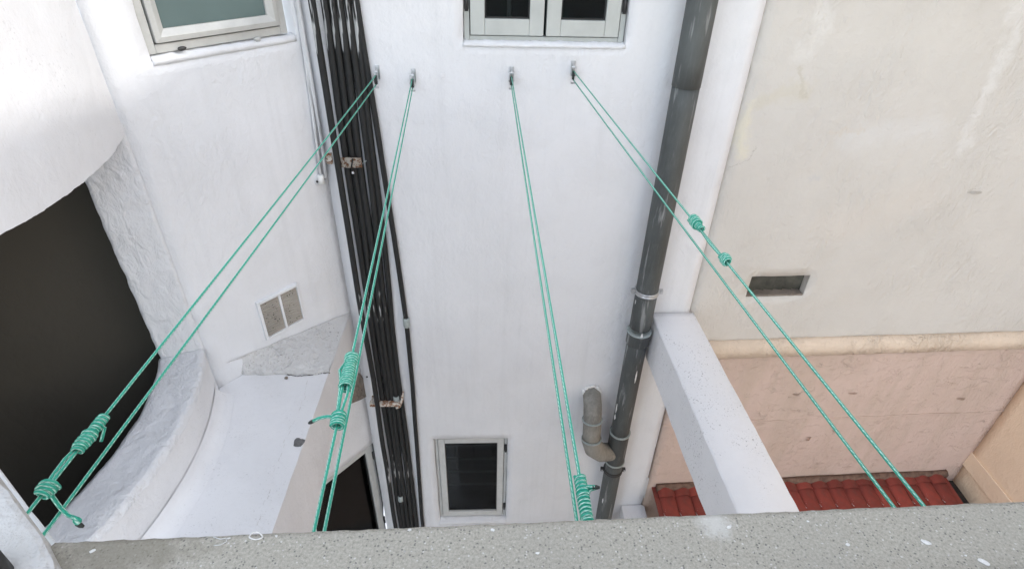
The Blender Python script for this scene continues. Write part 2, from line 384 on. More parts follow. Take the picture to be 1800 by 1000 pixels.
def box_axes(bm, c, ax, ay, az):
    """box centred at c with half vectors ax, ay, az"""
    vs = [bm.verts.new(c + ax * sx + ay * sy + az * sz) for sx in (-1, 1) for sy in (-1, 1) for sz in (-1, 1)]
    fs = []
    for q in ((0, 1, 3, 2), (4, 6, 7, 5), (0, 4, 5, 1), (2, 3, 7, 6), (0, 2, 6, 4), (1, 5, 7, 3)):
        fs.append(bm.faces.new([vs[i] for i in q]))
    bmesh.ops.recalc_face_normals(bm, faces=fs)
    return vs
def box(bm, x0, x1, y0, y1, z0, z1):
    return box_axes(bm, Vector(((x0 + x1) / 2, (y0 + y1) / 2, (z0 + z1) / 2)), Vector(((x1 - x0) / 2, 0, 0)), Vector((0, (y1 - y0) / 2, 0)), Vector((0, 0, (z1 - z0) / 2)))
def wbox(bm, W, u0, u1, z0, z1, w0, w1):
    return box_axes(bm, W.at((u0 + u1) / 2, (z0 + z1) / 2, (w0 + w1) / 2), W.d * ((u1 - u0) / 2), W.n * ((w1 - w0) / 2), Vector((0, 0, (z1 - z0) / 2)))
def prism(bm, pts, z0, z1):
    """vertical prism over a plan polygon (x, y)"""
    lo = [bm.verts.new((p[0], p[1], z0)) for p in pts]; hi = [bm.verts.new((p[0], p[1], z1)) for p in pts]
    fs = [bm.faces.new(lo[::-1]), bm.faces.new(hi)]
    n = len(pts)
    for i in range(n): fs.append(bm.faces.new((lo[i], lo[(i + 1) % n], hi[(i + 1) % n], hi[i])))
    bmesh.ops.recalc_face_normals(bm, faces=fs)
def plate(bm, pts, n, th):
    """flat polygon of 3d points pushed out along n by th"""
    a = [bm.verts.new(p) for p in pts]; b_ = [bm.verts.new(p + n * th) for p in pts]
    fs = [bm.faces.new(a), bm.faces.new(b_[::-1])]
    k = len(pts)
    for i in range(k): fs.append(bm.faces.new((a[i], a[(i + 1) % k], b_[(i + 1) % k], b_[i])))
    bmesh.ops.recalc_face_normals(bm, faces=fs)
def tube(bm, path, r, seg=10, cap=True, uv0=0.0):
    """tube along points; r a number or one per point; UV u round, v metres along"""
    path = [Vector(p) for p in path]; n = len(path)
    rr = r if isinstance(r, (list, tuple)) else [r] * n
    uvl = bm.loops.layers.uv.verify()
    t0 = (path[1] - path[0]).normalized()
    side = t0.cross(Vector((0, 0, 1)))
    if side.length < 1e-3: side = t0.cross(Vector((0, 1, 0)))
    side.normalize(); rings = []; L = [uv0]
    for i in range(n):
        t = ((path[min(i + 1, n - 1)] - path[max(i - 1, 0)])).normalized()
        side = (side - t * side.dot(t)).normalized(); up = t.cross(side)
        rings.append([bm.verts.new(path[i] + (side * math.cos(2 * math.pi * k / seg) + up * math.sin(2 * math.pi * k / seg)) * rr[i]) for k in range(seg)])
        if i: L.append(L[-1] + (path[i] - path[i - 1]).length)
    for i in range(n - 1):
        for k in range(seg):
            k2 = (k + 1) % seg
            f = bm.faces.new((rings[i][k], rings[i][k2], rings[i + 1][k2], rings[i + 1][k])); f.smooth = True
            for lp, (uu, vv) in zip(f.loops, ((k / seg, L[i]), ((k + 1) / seg, L[i]), ((k + 1) / seg, L[i + 1]), (k / seg, L[i + 1]))): lp[uvl].uv = (uu, vv)
    if cap:
        bm.faces.new(rings[0][::-1]); bm.faces.new(rings[-1])
    return L[-1]
def lathe_z(bm, x, y, prof, seg=28):
    """surface of revolution about a vertical axis; prof = [(radius, z)]"""
    rings = [[bm.verts.new((x + r * math.cos(2 * math.pi * k / seg), y + r * math.sin(2 * math.pi * k / seg), z)) for k in range(seg)] for r, z in prof]
    fs = []
    for a, b_ in zip(rings, rings[1:]):
        for k in range(seg): fs.append(bm.faces.new((a[k], a[(k + 1) % seg], b_[(k + 1) % seg], b_[k])))
    fs.append(bm.faces.new(rings[0])); fs.append(bm.faces.new(rings[-1]))
    bmesh.ops.recalc_face_normals(bm, faces=fs)
    for f in fs[:-2]: f.smooth = True
def nz(p, s, a): return noise.noise(Vector(p) * s) * a
def axis_lines(a, b_, fixed, step):
    xs = sorted(set([a, b_] + [x for x in fixed if a < x < b_])); out = []
    for p, q in zip(xs, xs[1:]):
        k = max(1, int(round((q - p) / step)))
        out += [p + (q - p) * i / k for i in range(k)]
    return out + [xs[-1]]
def wall_mesh(W, u0, u1, z0, z1, holes=(), depth=0.08, thick=0.2, step=0.05, amp=0.003, rough_edge=0.003, w0=0.0):
    """hand plastered wall: a wavy front with rectangular openings and their reveals, and a rim going back"""
    bm = new()
    us = axis_lines(u0, u1, [h for x in holes for h in x[:2]], step); zs = axis_lines(z0, z1, [h for x in holes for h in x[2:4]], step)
    hole_u = {h for x in holes for h in x[:2]}; hole_z = {h for x in holes for h in x[2:4]}
    V = {}
    def inside(i, j):
        uc, zc = (us[i] + us[i + 1]) / 2, (zs[j] + zs[j + 1]) / 2
        return any(h[0] < uc < h[1] and h[2] < zc < h[3] for h in holes)
    def vert(i, j):
        if (i, j) not in V:
            u, z = us[i], zs[j]; p = W.at(u, z)
            d = nz(p, 1.7, amp * 1.6) + nz(p, 6.0, amp) + nz(p, 17.0, amp * 0.45)
            if i in (0, len(us) - 1) or j in (0, len(zs) - 1): d *= 0.35
            du = nz(p + Vector((9, 0, 0)), 14, rough_edge) if (u in hole_u) else 0
            dz = nz(p + Vector((0, 9, 0)), 14, rough_edge) if (z in hole_z) else 0
            V[i, j] = bm.verts.new(W.at(u + du, z + dz, w0 + d))
        return V[i, j]
    def is_in(i, j): return 0 <= i < len(us) - 1 and 0 <= j < len(zs) - 1
    for i in range(len(us) - 1):
        for j in range(len(zs) - 1):
            if inside(i, j): continue
            f = bm.faces.new((vert(i, j), vert(i + 1, j), vert(i + 1, j + 1), vert(i, j + 1))); f.smooth = True
    bm.faces.ensure_lookup_table()
    be = [e for e in bm.edges if len(e.link_faces) == 1]
    B2 = {}
    def back(v, dd):
        if v not in B2: B2[v] = bm.verts.new(v.co - W.n * dd)
        return B2[v]
    for e in be:
        a, b_ = e.verts
        mid = (a.co + b_.co) / 2; um = (mid - W.p).dot(W.d); zm = mid.z
        outer = um < u0 + 0.004 or um > u1 - 0.004 or zm < z0 + 0.004 or zm > z1 - 0.004
        dd = thick if outer else depth
        lp = e.link_loops[0]
        v0, v1 = lp.vert, lp.link_loop_next.vert
        bm.faces.new((v1, v0, back(v0, dd), back(v1, dd)))
    bmesh.ops.split_edges(bm, edges=[e for e in bm.edges if len(e.link_faces) == 2 and e.calc_face_angle(0) > 0.9])
    return bm

# ================================================================== the setting
bm = new(); S_ = 600.0
vs = [bm.verts.new((x, y, -EYE)) for x, y in ((-S_, -S_), (S_, -S_), (S_, S_), (-S_, S_))]; bm.faces.new(vs)
tag(emit('ground', bm, m_court), 'grey concrete courtyard floor far below the clotheslines', kind='structure')

# ================================================================== house wall opposite
TOPZ = 2.4
F = lambda px, py, w=0.0: FAC.see(px, py, w)
uw0, _ = F(814, 40); uw1, zw0 = F(1098, 82); zw0 = (zw0 + F(815, 77)[1]) / 2
lu0, lz1 = F(761, 771); lu1, lz0 = F(889.5, 911); lu0 = (lu0 + F(774, 909)[0]) / 2; lu1 = (lu1 + F(892, 767)[0]) / 2; lz0 -= 0.03
house = thing('house_wall', (0.06, 2.66, -EYE), 'white plastered house wall holding the four clothesline pulleys', 'wall')
bm = wall_mesh(FAC, 0.0, FAC_LEN, -EYE, TOPZ, holes=((uw0, uw1, zw0, 0.62), (lu0, lu1, lz0, lz1)), depth=0.075, thick=0.25, amp=0.0032, rough_edge=0.006)
emit('plaster', bm, m_white, house)

def casement(parent, W, u0, u1, z0, z1, w, mat, name='window', outer=0.03, stile=0.062, bottom=0.068, two=True, hinges='both'):
    win = emit_frame = None
    bm = new(); d0, d1 = w - 0.05, w
    e = 0.002
    wbox(bm, W, u0 + e, u0 + outer, z0 + e, z1 - e, d0, d1); wbox(bm, W, u1 - outer, u1 - e, z0 + e, z1 - e, d0, d1)
    wbox(bm, W, u0 + outer + .0005, u1 - outer - .0005, z0 + e, z0 + outer, d0, d1 - .002); wbox(bm, W, u0 + outer + .0005, u1 - outer - .0005, z1 - outer, z1 - e, d0, d1 - .002)
    win = emit(name, bm, mat, parent, bevel=0.003)
    a, b_ = u0 + outer + 0.004, u1 - outer - 0.004
    spans = [(a, (a + b_) / 2 - 0.006), ((a + b_) / 2 + 0.006, b_)] if two else [(a, b_)]
    s0 = z0 + outer + 0.005; s1 = z1 - outer - 0.005
    for k, (p, q) in enumerate(spans):
        bm = new(); f0, f1 = w - 0.026, w + 0.012
        wbox(bm, W, p, p + stile, s0, s1, f0, f1); wbox(bm, W, q - stile, q, s0, s1, f0, f1)
        wbox(bm, W, p + stile + .0004, q - stile - .0004, s0, s0 + bottom, f0, f1 - .001); wbox(bm, W, p + stile + .0004, q - stile - .0004, s1 - stile, s1, f0, f1 - .001)
        emit('sash', bm, mat, win, bevel=0.003)
        bm = new(); g = 0.006                                   # black gasket round the pane
        gi, gj, gk, gl = p + stile + .0006, q - stile - .0006, s0 + bottom + .0006, s1 - stile - .0006
        for (x0, x1, y0, y1) in ((gi, gi + g, gk, gl), (gj - g, gj, gk, gl), (gi + g, gj - g, gk, gk + g), (gi + g, gj - g, gl - g, gl)):
            wbox(bm, W, x0, x1, y0, y1, w - 0.02, w - 0.002)
        emit('gasket', bm, m_gasket, win)
        bm = new(); wbox(bm, W, gi + g + .0003, gj - g - .0003, gk + g + .0003, gl - g - .0003, w - 0.014, w - 0.008)
        emit('pane', bm, m_glass, win)
    if hinges:
        for uu in ([u0 + outer * 0.55] if hinges == 'left' else [u1 - outer * 0.55] if hinges == 'right' else [u0 + outer * 0.55, u1 - outer * 0.55]):
            for zz in (z0 + (z1 - z0) * 0.14, z0 + (z1 - z0) * 0.86):
                bm = new()
                c = W.at(uu, zz, w + 0.010)
                tube(bm, [c - Vector((0, 0, 0.035)), c + Vector((0, 0, 0.035))], 0.008, 10)
                wbox(bm, W, uu - 0.010, uu + 0.010, zz - 0.028, zz + 0.028, w + 0.0005, w + 0.006)
                emit('hinge', bm, m_hinge, win, smooth=False)
    return win
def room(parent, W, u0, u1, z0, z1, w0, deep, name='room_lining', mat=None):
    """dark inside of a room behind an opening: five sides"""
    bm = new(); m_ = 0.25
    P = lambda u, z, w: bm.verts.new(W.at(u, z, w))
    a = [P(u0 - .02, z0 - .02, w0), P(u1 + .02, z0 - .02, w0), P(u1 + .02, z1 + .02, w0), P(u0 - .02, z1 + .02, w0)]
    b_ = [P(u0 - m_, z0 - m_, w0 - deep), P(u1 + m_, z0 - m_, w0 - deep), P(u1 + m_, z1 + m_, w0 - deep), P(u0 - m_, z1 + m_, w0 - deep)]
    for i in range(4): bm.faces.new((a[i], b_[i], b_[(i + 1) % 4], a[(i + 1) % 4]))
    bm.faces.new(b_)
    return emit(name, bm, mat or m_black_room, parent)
win = casement(house, FAC, uw0, uw1, zw0, 0.62, -0.035, m_alu, outer=0.026, stile=0.062, bottom=0.066)
win['label'] = 'double grey casement window above the pulleys'
room(win, FAC, uw0, uw1, zw0, 0.62, -0.09, 0.6, mat=m_greyroom)
bm = new(); ub = (uw0 + (uw1 - uw0) * 0.285)
tube(bm, [FAC.at(ub, zw0 + .02, -0.16), FAC.at(ub, 0.6, -0.16)], 0.011, 12); emit('inner_bar', bm, m_curtain, win, smooth=True)
# lumpy mortar along the bottom of the opening
def lumpy(parent, W, u0, u1, z0, z1, w0, w1, mat, name='sill', label=None, step=0.014, amp=0.006):
    bm = new(); n = max(2, int((u1 - u0) / step)); prof = [(w0, z0), (w1, z0), (w1, z1 - (z1 - z0) * 0.35), ((w0 + w1) / 2, z1), (w0, z1)]
    rings = []
    for i in range(n + 1):
        u = u0 + (u1 - u0) * i / n; ring = []
        for k, (w_, z_) in enumerate(prof):
            p = W.at(u, z_, w_); s = amp if k in (2, 3) else amp * 0.3
            ring.append(bm.verts.new(W.at(u, z_ + nz(p, 38, s), w_ + nz(p + Vector((4, 4, 4)), 34, s if k in (1, 2) else 0))))
        rings.append(ring)
    for a, b_ in zip(rings, rings[1:]):
        for k in range(len(prof)):
            k2 = (k + 1) % len(prof); f = bm.faces.new((a[k], b_[k], b_[k2], a[k2])); f.smooth = True
    bm.faces.new(rings[0]); bm.faces.new(rings[-1][::-1]); bmesh.ops.recalc_face_normals(bm, faces=bm.faces)
    return emit(name, bm, mat, parent, label=label)
lumpy(house, FAC, uw0 - 0.004, uw1 + 0.004, zw0 - 0.012, zw0 + 0.010, -0.07, 0.004, m_white)
win = casement(house, FAC, lu0, lu1, lz0 + 0.03, lz1, -0.03, m_lowframe, outer=0.022, stile=0.045, bottom=0.05, two=False, hinges='right')
win['label'] = 'small single window low in the house wall'
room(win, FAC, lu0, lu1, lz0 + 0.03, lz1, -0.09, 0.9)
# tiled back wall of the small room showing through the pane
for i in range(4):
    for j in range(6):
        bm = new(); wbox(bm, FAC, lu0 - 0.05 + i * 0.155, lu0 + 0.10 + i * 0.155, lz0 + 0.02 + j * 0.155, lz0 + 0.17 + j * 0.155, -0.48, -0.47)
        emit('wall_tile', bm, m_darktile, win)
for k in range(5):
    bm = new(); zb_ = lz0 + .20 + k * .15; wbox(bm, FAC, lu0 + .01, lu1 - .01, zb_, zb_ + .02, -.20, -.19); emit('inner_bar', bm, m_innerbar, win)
lumpy(house, FAC, lu0 - 0.006, lu1 + 0.006, lz0 - 0.02, lz0 + 0.028, -0.07, 0.012, m_white)
# small white ledge at the foot of the wall's free end, with a patch of bare mortar above it
a_ = FAC.see(1091, 889)[0]; z_ = FAC.see(1100, 886)[1]
bm = new(); wbox(bm, FAC, a_, FAC_LEN + 0.02, z_ - 0.12, z_, 0.004, 0.16); emit('wall_ledge', bm, m_beam, house, bevel=0.008)
bm = new(); pts = [FAC.see3(*p, 0.001) for p in ((1136, 838), (1150, 842), (1154, 868), (1153, 878), (1131, 874), (1133, 856))]
plate(bm, pts, FAC.n, 0.005); emit('bare_mortar_patch', bm, m_mortar, house)

for px, py, s_ in ((778, 133, .010), (779, 139, .006), (645, 662, .005), (1110, 255, .006), (830, 300, .005), (975, 455, .006)):      # old nail holes and chips
    c = FAC.see3(px, py, .002); bm = new(); n = 9
    pts = [c + FAC.d * (math.cos(k * 2 * math.pi / n) * s_ * (1 + nz((k, px, 0), .9, .5))) + Vector((0, 0, math.sin(k * 2 * math.pi / n) * s_ * (1 + nz((k, px, 4), .9, .5)))) for k in range(n)]
    plate(bm, pts, FAC.n, .004); emit('filler_spot', bm, m_gutter if px == 645 else m_white_smooth, house)

# ================================================================== angled wall on the left
Lf = lambda px, py, w=0.0: LEFT.see(px, py, w)
au0 = (Lf(263, 96)[0] + Lf(230, 0)[0]) / 2; au1 = (Lf(522, 72)[0] + Lf(509, 0)[0]) / 2; az0 = (Lf(264, 105)[1] + Lf(522, 72)[1]) / 2
bu1, bz1 = Lf(658, 776); bu0 = bu1 - 0.60; bu1 -= 0.003; bz0 = bz1 - 1.05
angled = thing('angled_wall', ((BAYC[0] + CORNER[0]) / 2, (BAYC[1] + CORNER[1]) / 2, -EYE), 'white angled wall with frosted glass window, between curved bay and black pipes', 'wall')
bm = wall_mesh(LEFT, 0.0, LEFT_LEN, -EYE, TOPZ, holes=((au0, au1, az0, 0.55), (bu0, bu1, bz0, bz1)), depth=0.07, thick=0.12, amp=0.003, rough_edge=0.004)
emit('plaster', bm, m_white, angled)
# aluminium awning window with frosted pane
def awning():
    W = LEFT; w = -0.012
    bm = new(); o = 0.030; u0, u1, z0, z1 = au0 + .002, au1 - 0.028, az0 + 0.022, 0.54
    wbox(bm, W, u0, u0 + o, z0, z1, w - .05, w); wbox(bm, W, u1 - o, u1, z0, z1, w - .05, w)
    wbox(bm, W, u0 + o + .0004, u1 - o - .0004, z0, z0 + o, w - .05, w - .0015); wbox(bm, W, u0 + o + .0004, u1 - o - .0004, z1 - o, z1, w - .05, w - .0015)
    win = emit('window', bm, m_cream, angled, bevel=0.003, label='cream aluminium window with a frosted grey green pane')
    g = 0.005; p, q, r, s = u0 + o + g, u1 - o - g, z0 + o + g, z1 - o - g; st = 0.042
    # sash with a bevelled profile: outer edge proud, inner edge lower
    bm = new()
    out = [(p, r), (q, r), (q, s), (p, s)]; inn = [(p + st, r + st), (q - st, r + st), (q - st, s - st), (p + st, s - st)]; mid = [(p + st * .45, r + st * .45), (q - st * .45, r + st * .45), (q - st * .45, s - st * .45), (p + st * .45, s - st * .45)]
    lv = [(out, w - .03), (out, w + .010), (mid, w + .014), (inn, w - .004), (inn, w - .03)]
    rings = [[bm.verts.new(W.at(u, z, ww)) for u, z in ring] for ring, ww in lv]
    for a, b_ in zip(rings, rings[1:]):
        for i in range(4): bm.faces.new((a[i], a[(i + 1) % 4], b_[(i + 1) % 4], b_[i]))
    bmesh.ops.recalc_face_normals(bm, faces=bm.faces)
    emit('sash', bm, m_cream, win, bevel=0.0015)
    bm = new(); wbox(bm, W, p + st + .0004, q - st - .0004, r + st + .0004, s - st - .0004, w - .02, w - .012); emit('pane', bm, m_frost, win)
    bm = new(); wbox(bm, W, u0 + o * .6, u1 - o * .6, z0 + o * .6, z1 - o * .6, w - .034, w - .031); emit('backing', bm, m_gasket, win)
    return win
awin = awning()
lumpy(angled, LEFT, au0 + .004, au1 - .002, az0 - 0.012, az0 + 0.018, -0.06, 0.004, m_white)
for px, py, mat in ((320, 86, m_hinge), (453, 69, m_cream)):              # two blobs of sealant over drain slots
    bm = new(); u, z = Lf(px, py, 0.0); c = LEFT.at(u, z, 0.0)
    bmesh.ops.create_uvsphere(bm, u_segments=12, v_segments=8, radius=1.0)
    for v in bm.verts:
        k = v.co.copy(); v.co = c + LEFT.d * (k.x * 0.017 + nz(k * 2, 1, .004)) + LEFT.n * (k.y * 0.008) + Vector((0, 0, k.z * 0.008))
    emit('sealant_blob', bm, mat, angled, smooth=True)
# lower window
win = casement(angled, LEFT, bu0, bu1, bz0, bz1, -0.03, m_lowframe, outer=0.016, stile=0.045, bottom=0.05, two=False, hinges='right')
win['label'] = 'dark window low under the canopy slab'
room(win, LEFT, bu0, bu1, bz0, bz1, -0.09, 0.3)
# ventilation grille
def grille():
    W = LEFT
    u0 = (Lf(449, 531)[0] + Lf(466, 597)[0]) / 2; u1 = (Lf(521, 497)[0] + Lf(534, 562)[0]) / 2
    z1 = Lf(449, 531)[1]; z0 = Lf(466, 597)[1]
    bm = new(); b_ = 0.014; w0, w1 = -0.002, 0.014
    um = u0 + (u1 - u0) * 0.53
    wbox(bm, W, u0, u0 + b_, z0, z1, w0, w1); wbox(bm, W, u1 - b_ * .6, u1, z0, z1, w0, w1)
    wbox(bm, W, u0 + b_ + .0004, u1 - b_ * .6 - .0004, z0, z0 + b_ * .7, w0, w1 - .001); wbox(bm, W, u0 + b_ + .0004, u1 - b_ * .6 - .0004, z1 - b_, z1, w0, w1 + .004)
    wbox(bm, W, um - .006, um + .006, z0 + b_ * .7 + .0004, z1 - b_ - .0004, w0, w1 - .002)
    g = emit('vent_grille', bm, m_white, angled, bevel=0.002, label='white vent grille with two dirty perforated panels')
    for a, c in ((u0 + b_, um - .006), (um + .006, u1 - b_ * .6)):
        zz0, zz1 = z0 + b_ * .7, z1 - b_
        bm = new(); wbox(bm, W, a + .0005, c - .0005, zz0 + .0005, zz1 - .0005, 0.0015, 0.003)
        n = 15
        for k in range(n):
            zc = zz0 + (zz1 - zz0) * (k + .5) / n
            wbox(bm, W, a + .001, c - .001, zc - .0035, zc + .0025, 0.0032, 0.008)
        emit('grille_panel', bm, m_grille, g)
        bm = new()
        for k in range(22):                                       # grime and holes in the mesh
            uu = random.uniform(a + .01, c - .01); zc = random.uniform(zz0 + .01, zz1 - .01); s = random.uniform(.0012, .0034)
            bmesh.ops.create_icosphere(bm, subdivisions=1, radius=s, matrix=Matrix.Translation(W.at(uu, zc, .0068)))
        o = emit('grime', bm, m_gutter, g); o['kind'] = 'stuff'
m_grille = plaster('dirty_grille', (0.46, 0.43, 0.385), (0.26, 0.235, 0.20), 0.8, 0.8, 0.5, speck=0.9)[0]
grille()
# raw brown patch under the slab, against the corner
bm = new(); pts = [LEFT.see3(*p, 0.001) for p in ((632, 655), (640, 668), (648, 694), (633, 702), (616, 709), (612, 690), (620, 655))]
plate(bm, pts, LEFT.n, 0.004); emit('bare_render_patch', bm, m_brown, angled)

# ================================================================== curved bay with the dark opening
CX, CY, RAD = -2.643, 1.405, 1.361
Z_TOP, Z_SILL, Z_SLAB = -0.735, -1.739, -1.994
A1 = math.atan2(BAYC[1] - CY, BAYC[0] - CX) - 0.002; A0 = -0.62
def arc(r, k, n): 
    a = A0 + (A1 - A0) * k / n; return Vector((CX + r * math.cos(a), CY + r * math.sin(a), 0))
bay = thing('curved_bay', (CX + RAD - 0.1, 1.45, Z_SLAB), 'white curved bay with a dark unglazed opening and rough plaster sill', 'building')
def ring_wall(z0, z1, th, name, mat, amp, nu=150, step=0.05, parts=('out', 'in', 'top', 'bot'), edge=0.0022):
    bm = new(); zs = axis_lines(z0, z1, [], step); V = {}
    def P(k, j, r):
        p = arc(r, k, nu); z = zs[j]; q = p + Vector((0, 0, z)); rad = (p - Vector((CX, CY, 0))).normalized()
        d = nz(q, 3.0, amp * 1.4) + nz(q, 9.0, amp) + nz(q, 22.0, amp * .5)
        dz = (nz(q, 15, edge) + nz(q, 60, edge)) if j in (0, len(zs) - 1) else 0
        return bm.verts.new(p + rad * d + Vector((0, 0, z + dz)))
    o = [[P(k, j, RAD) for j in range(len(zs))] for k in range(nu + 1)]; i_ = [[P(k, j, RAD - th) for j in range(len(zs))] for k in range(nu + 1)]
    fs = []
    for k in range(nu):
        for j in range(len(zs) - 1):
            f = bm.faces.new((o[k][j], o[k + 1][j], o[k + 1][j + 1], o[k][j + 1])); f.smooth = True
            f = bm.faces.new((i_[k][j], i_[k][j + 1], i_[k + 1][j + 1], i_[k + 1][j])); f.smooth = True
        for j in (0, len(zs) - 1):
            bm.faces.new((o[k][j], i_[k][j], i_[k + 1][j], o[k + 1][j]))
    for k in (0, nu):
        for j in range(len(zs) - 1): bm.faces.new((o[k][j], o[k][j + 1], i_[k][j + 1], i_[k][j]))
    bmesh.ops.recalc_face_normals(bm, faces=bm.faces)
    bmesh.ops.split_edges(bm, edges=[e for e in bm.edges if len(e.link_faces) == 2 and e.calc_face_angle(0) > 0.8])
    return emit(name, bm, mat, bay)
ring_wall(Z_TOP, TOPZ, 0.17, 'upper_wall', m_white_smooth, 0.003)
ring_wall(-EYE, Z_SILL - 0.012, 0.165, 'parapet_wall', m_white_smooth, 0.0025)
# rough sill: a wavy ring on top of the parapet
bm = new(); nu, nr = 90, 12; G = []
for k in range(nu + 1):
    row = []
    for j in range(nr + 1):
        r = RAD + 0.002 - 0.182 * j / nr; p = arc(r, k, nu); q = p + Vector((0, 0, Z_SILL))
        rg = 1 - abs(noise.noise(Vector((q.x * 16, q.y * 16, 3.0)))) * 2
        d = nz(q, 9, .003) + nz(q, 26, .0025) + max(0, rg - .55) * .006
        e = nz(q + Vector((5, 5, 0)), 22, .004) if j in (0, nr) else 0
        rad = (p - Vector((CX, CY, 0))).normalized()
        row.append(bm.verts.new(p + rad * e + Vector((0, 0, Z_SILL + d - (.004 if j in (0, nr) else 0)))))
    G.append(row)
for k in range(nu):
    for j in range(nr):
        f = bm.faces.new((G[k][j], G[k + 1][j], G[k + 1][j + 1], G[k][j + 1])); f.smooth = True
bmesh.ops.recalc_face_normals(bm, faces=bm.faces)
ex = bmesh.ops.extrude_edge_only(bm, edges=[e for e in bm.edges if len(e.link_faces) == 1])
bmesh.ops.translate(bm, verts=[v for v in ex['geom'] if isinstance(v, bmesh.types.BMVert)], vec=(0, 0, -0.035))
bmesh.ops.recalc_face_normals(bm, faces=bm.faces)
emit('sill', bm, m_rough, bay)
# rough jamb at the far side of the opening
JI = Vector((-1.562, 1.893, 0)); JO = Vector((BAYC[0] + 0.004, BAYC[1] - 0.003, 0))
bm = new(); nu, nv = 12, 60; G = []
jn = Vector((JO.y - JI.y, -(JO.x - JI.x), 0)).normalized(); jn = jn if jn.y < 0 else -jn
for i in range(nu + 1):
    row = []
    for j in range(nv + 1):
        p = JI.lerp(JO, i / nu); z = Z_SILL - .02 + (Z_TOP + .06 - Z_SILL) * j / nv; q = p + Vector((0, 0, z))
        rg = 1 - abs(noise.noise(Vector((q.x * 14, q.y * 14, q.z * 20)))) * 2
        d = nz(q, 8, .004) + nz(q, 24, .003) + max(0, rg - .55) * .008
        e = nz(q + Vector((5, 5, 0)), 18, .006) if i == 0 else 0
        row.append(bm.verts.new(q + jn * (d * (0.2 if i in (0, nu) else 1)) + (JO - JI).normalized() * e))
    G.append(row)
for i in range(nu):
    for j in range(nv):
        f = bm.faces.new((G[i][j], G[i + 1][j], G[i + 1][j + 1], G[i][j + 1])); f.smooth = True
bmesh.ops.recalc_face_normals(bm, faces=bm.faces)
ex = bmesh.ops.extrude_edge_only(bm, edges=[e for e in bm.edges if len(e.link_faces) == 1])
bmesh.ops.translate(bm, verts=[v for v in ex['geom'] if isinstance(v, bmesh.types.BMVert)], vec=-jn * 0.10)
bmesh.ops.recalc_face_normals(bm, faces=bm.faces)
emit('jamb', bm, m_rough, bay)
# dim interior seen through the opening
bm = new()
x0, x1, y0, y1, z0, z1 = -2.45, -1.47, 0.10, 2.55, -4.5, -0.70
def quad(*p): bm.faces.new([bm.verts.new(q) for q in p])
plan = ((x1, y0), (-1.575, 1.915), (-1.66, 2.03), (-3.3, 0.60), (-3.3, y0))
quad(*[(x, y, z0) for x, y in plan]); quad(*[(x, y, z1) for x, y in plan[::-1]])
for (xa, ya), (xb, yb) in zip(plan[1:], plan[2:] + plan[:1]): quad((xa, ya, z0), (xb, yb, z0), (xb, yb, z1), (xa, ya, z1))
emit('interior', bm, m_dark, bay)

# ================================================================== canopy slab between bay and pipes
canopy = thing('canopy_slab', (-1.1, 1.5, Z_SLAB - 0.43), 'thick white canopy slab with stained edge, below the vent grille', 'canopy')
f0 = Vector((-0.926, 2.590)); f1 = Vector((-0.876, 1.244)); fdir = (f1 - f0).normalized()
near = f0 + fdir * 2.25
pts = [tuple(f0)] 
nseg = 30
edge = [f0 + fdir * (2.25 * i / nseg) for i in range(nseg + 1)]
bm = new()
ring = [(p.x + nz((p.x, p.y, 0), 12, .004), p.y) for p in edge]
inner = []
for k in range(0, 31):
    a = A0 + (A1 - 0.0 - A0) * k / 30; inner.append((CX + (RAD + 0.0045) * math.cos(a), CY + (RAD + 0.0045) * math.sin(a)))
inner = [q for q in inner if q[1] > near.y]
lw = [(LEFT.at(LEFT_LEN * t, 0, 0.003).x, LEFT.at(LEFT_LEN * t, 0, 0.003).y) for t in (0.05, 0.5, 0.985)]
prism(bm, ring + [(inner[0][0], near.y)] + inner + lw, Z_SLAB - 0.43, Z_SLAB)
emit('slab', bm, m_white_smooth, canopy)
bm = new(); rows = []
for k in range(61):
    a = A0 + (A1 - .04 - A0) * k / 60; row = []
    for j in range(7):
        b_ = math.pi / 2 * j / 6; rr_ = RAD + .004 + .065 * (1 - math.sin(b_)); zz_ = Z_SLAB + .0012 + .065 * (1 - math.cos(b_))
        row.append(bm.verts.new((CX + rr_ * math.cos(a), CY + rr_ * math.sin(a), zz_)))
    rows.append(row)
for a, b_ in zip(rows, rows[1:]):
    for k in range(6): f = bm.faces.new((a[k], b_[k], b_[k + 1], a[k + 1])); f.smooth = True
bmesh.ops.recalc_face_normals(bm, faces=bm.faces)
for f in bm.faces:
    if f.normal.z < 0: f.normal_flip()
emit('plaster_cove', bm, m_white_smooth, canopy)
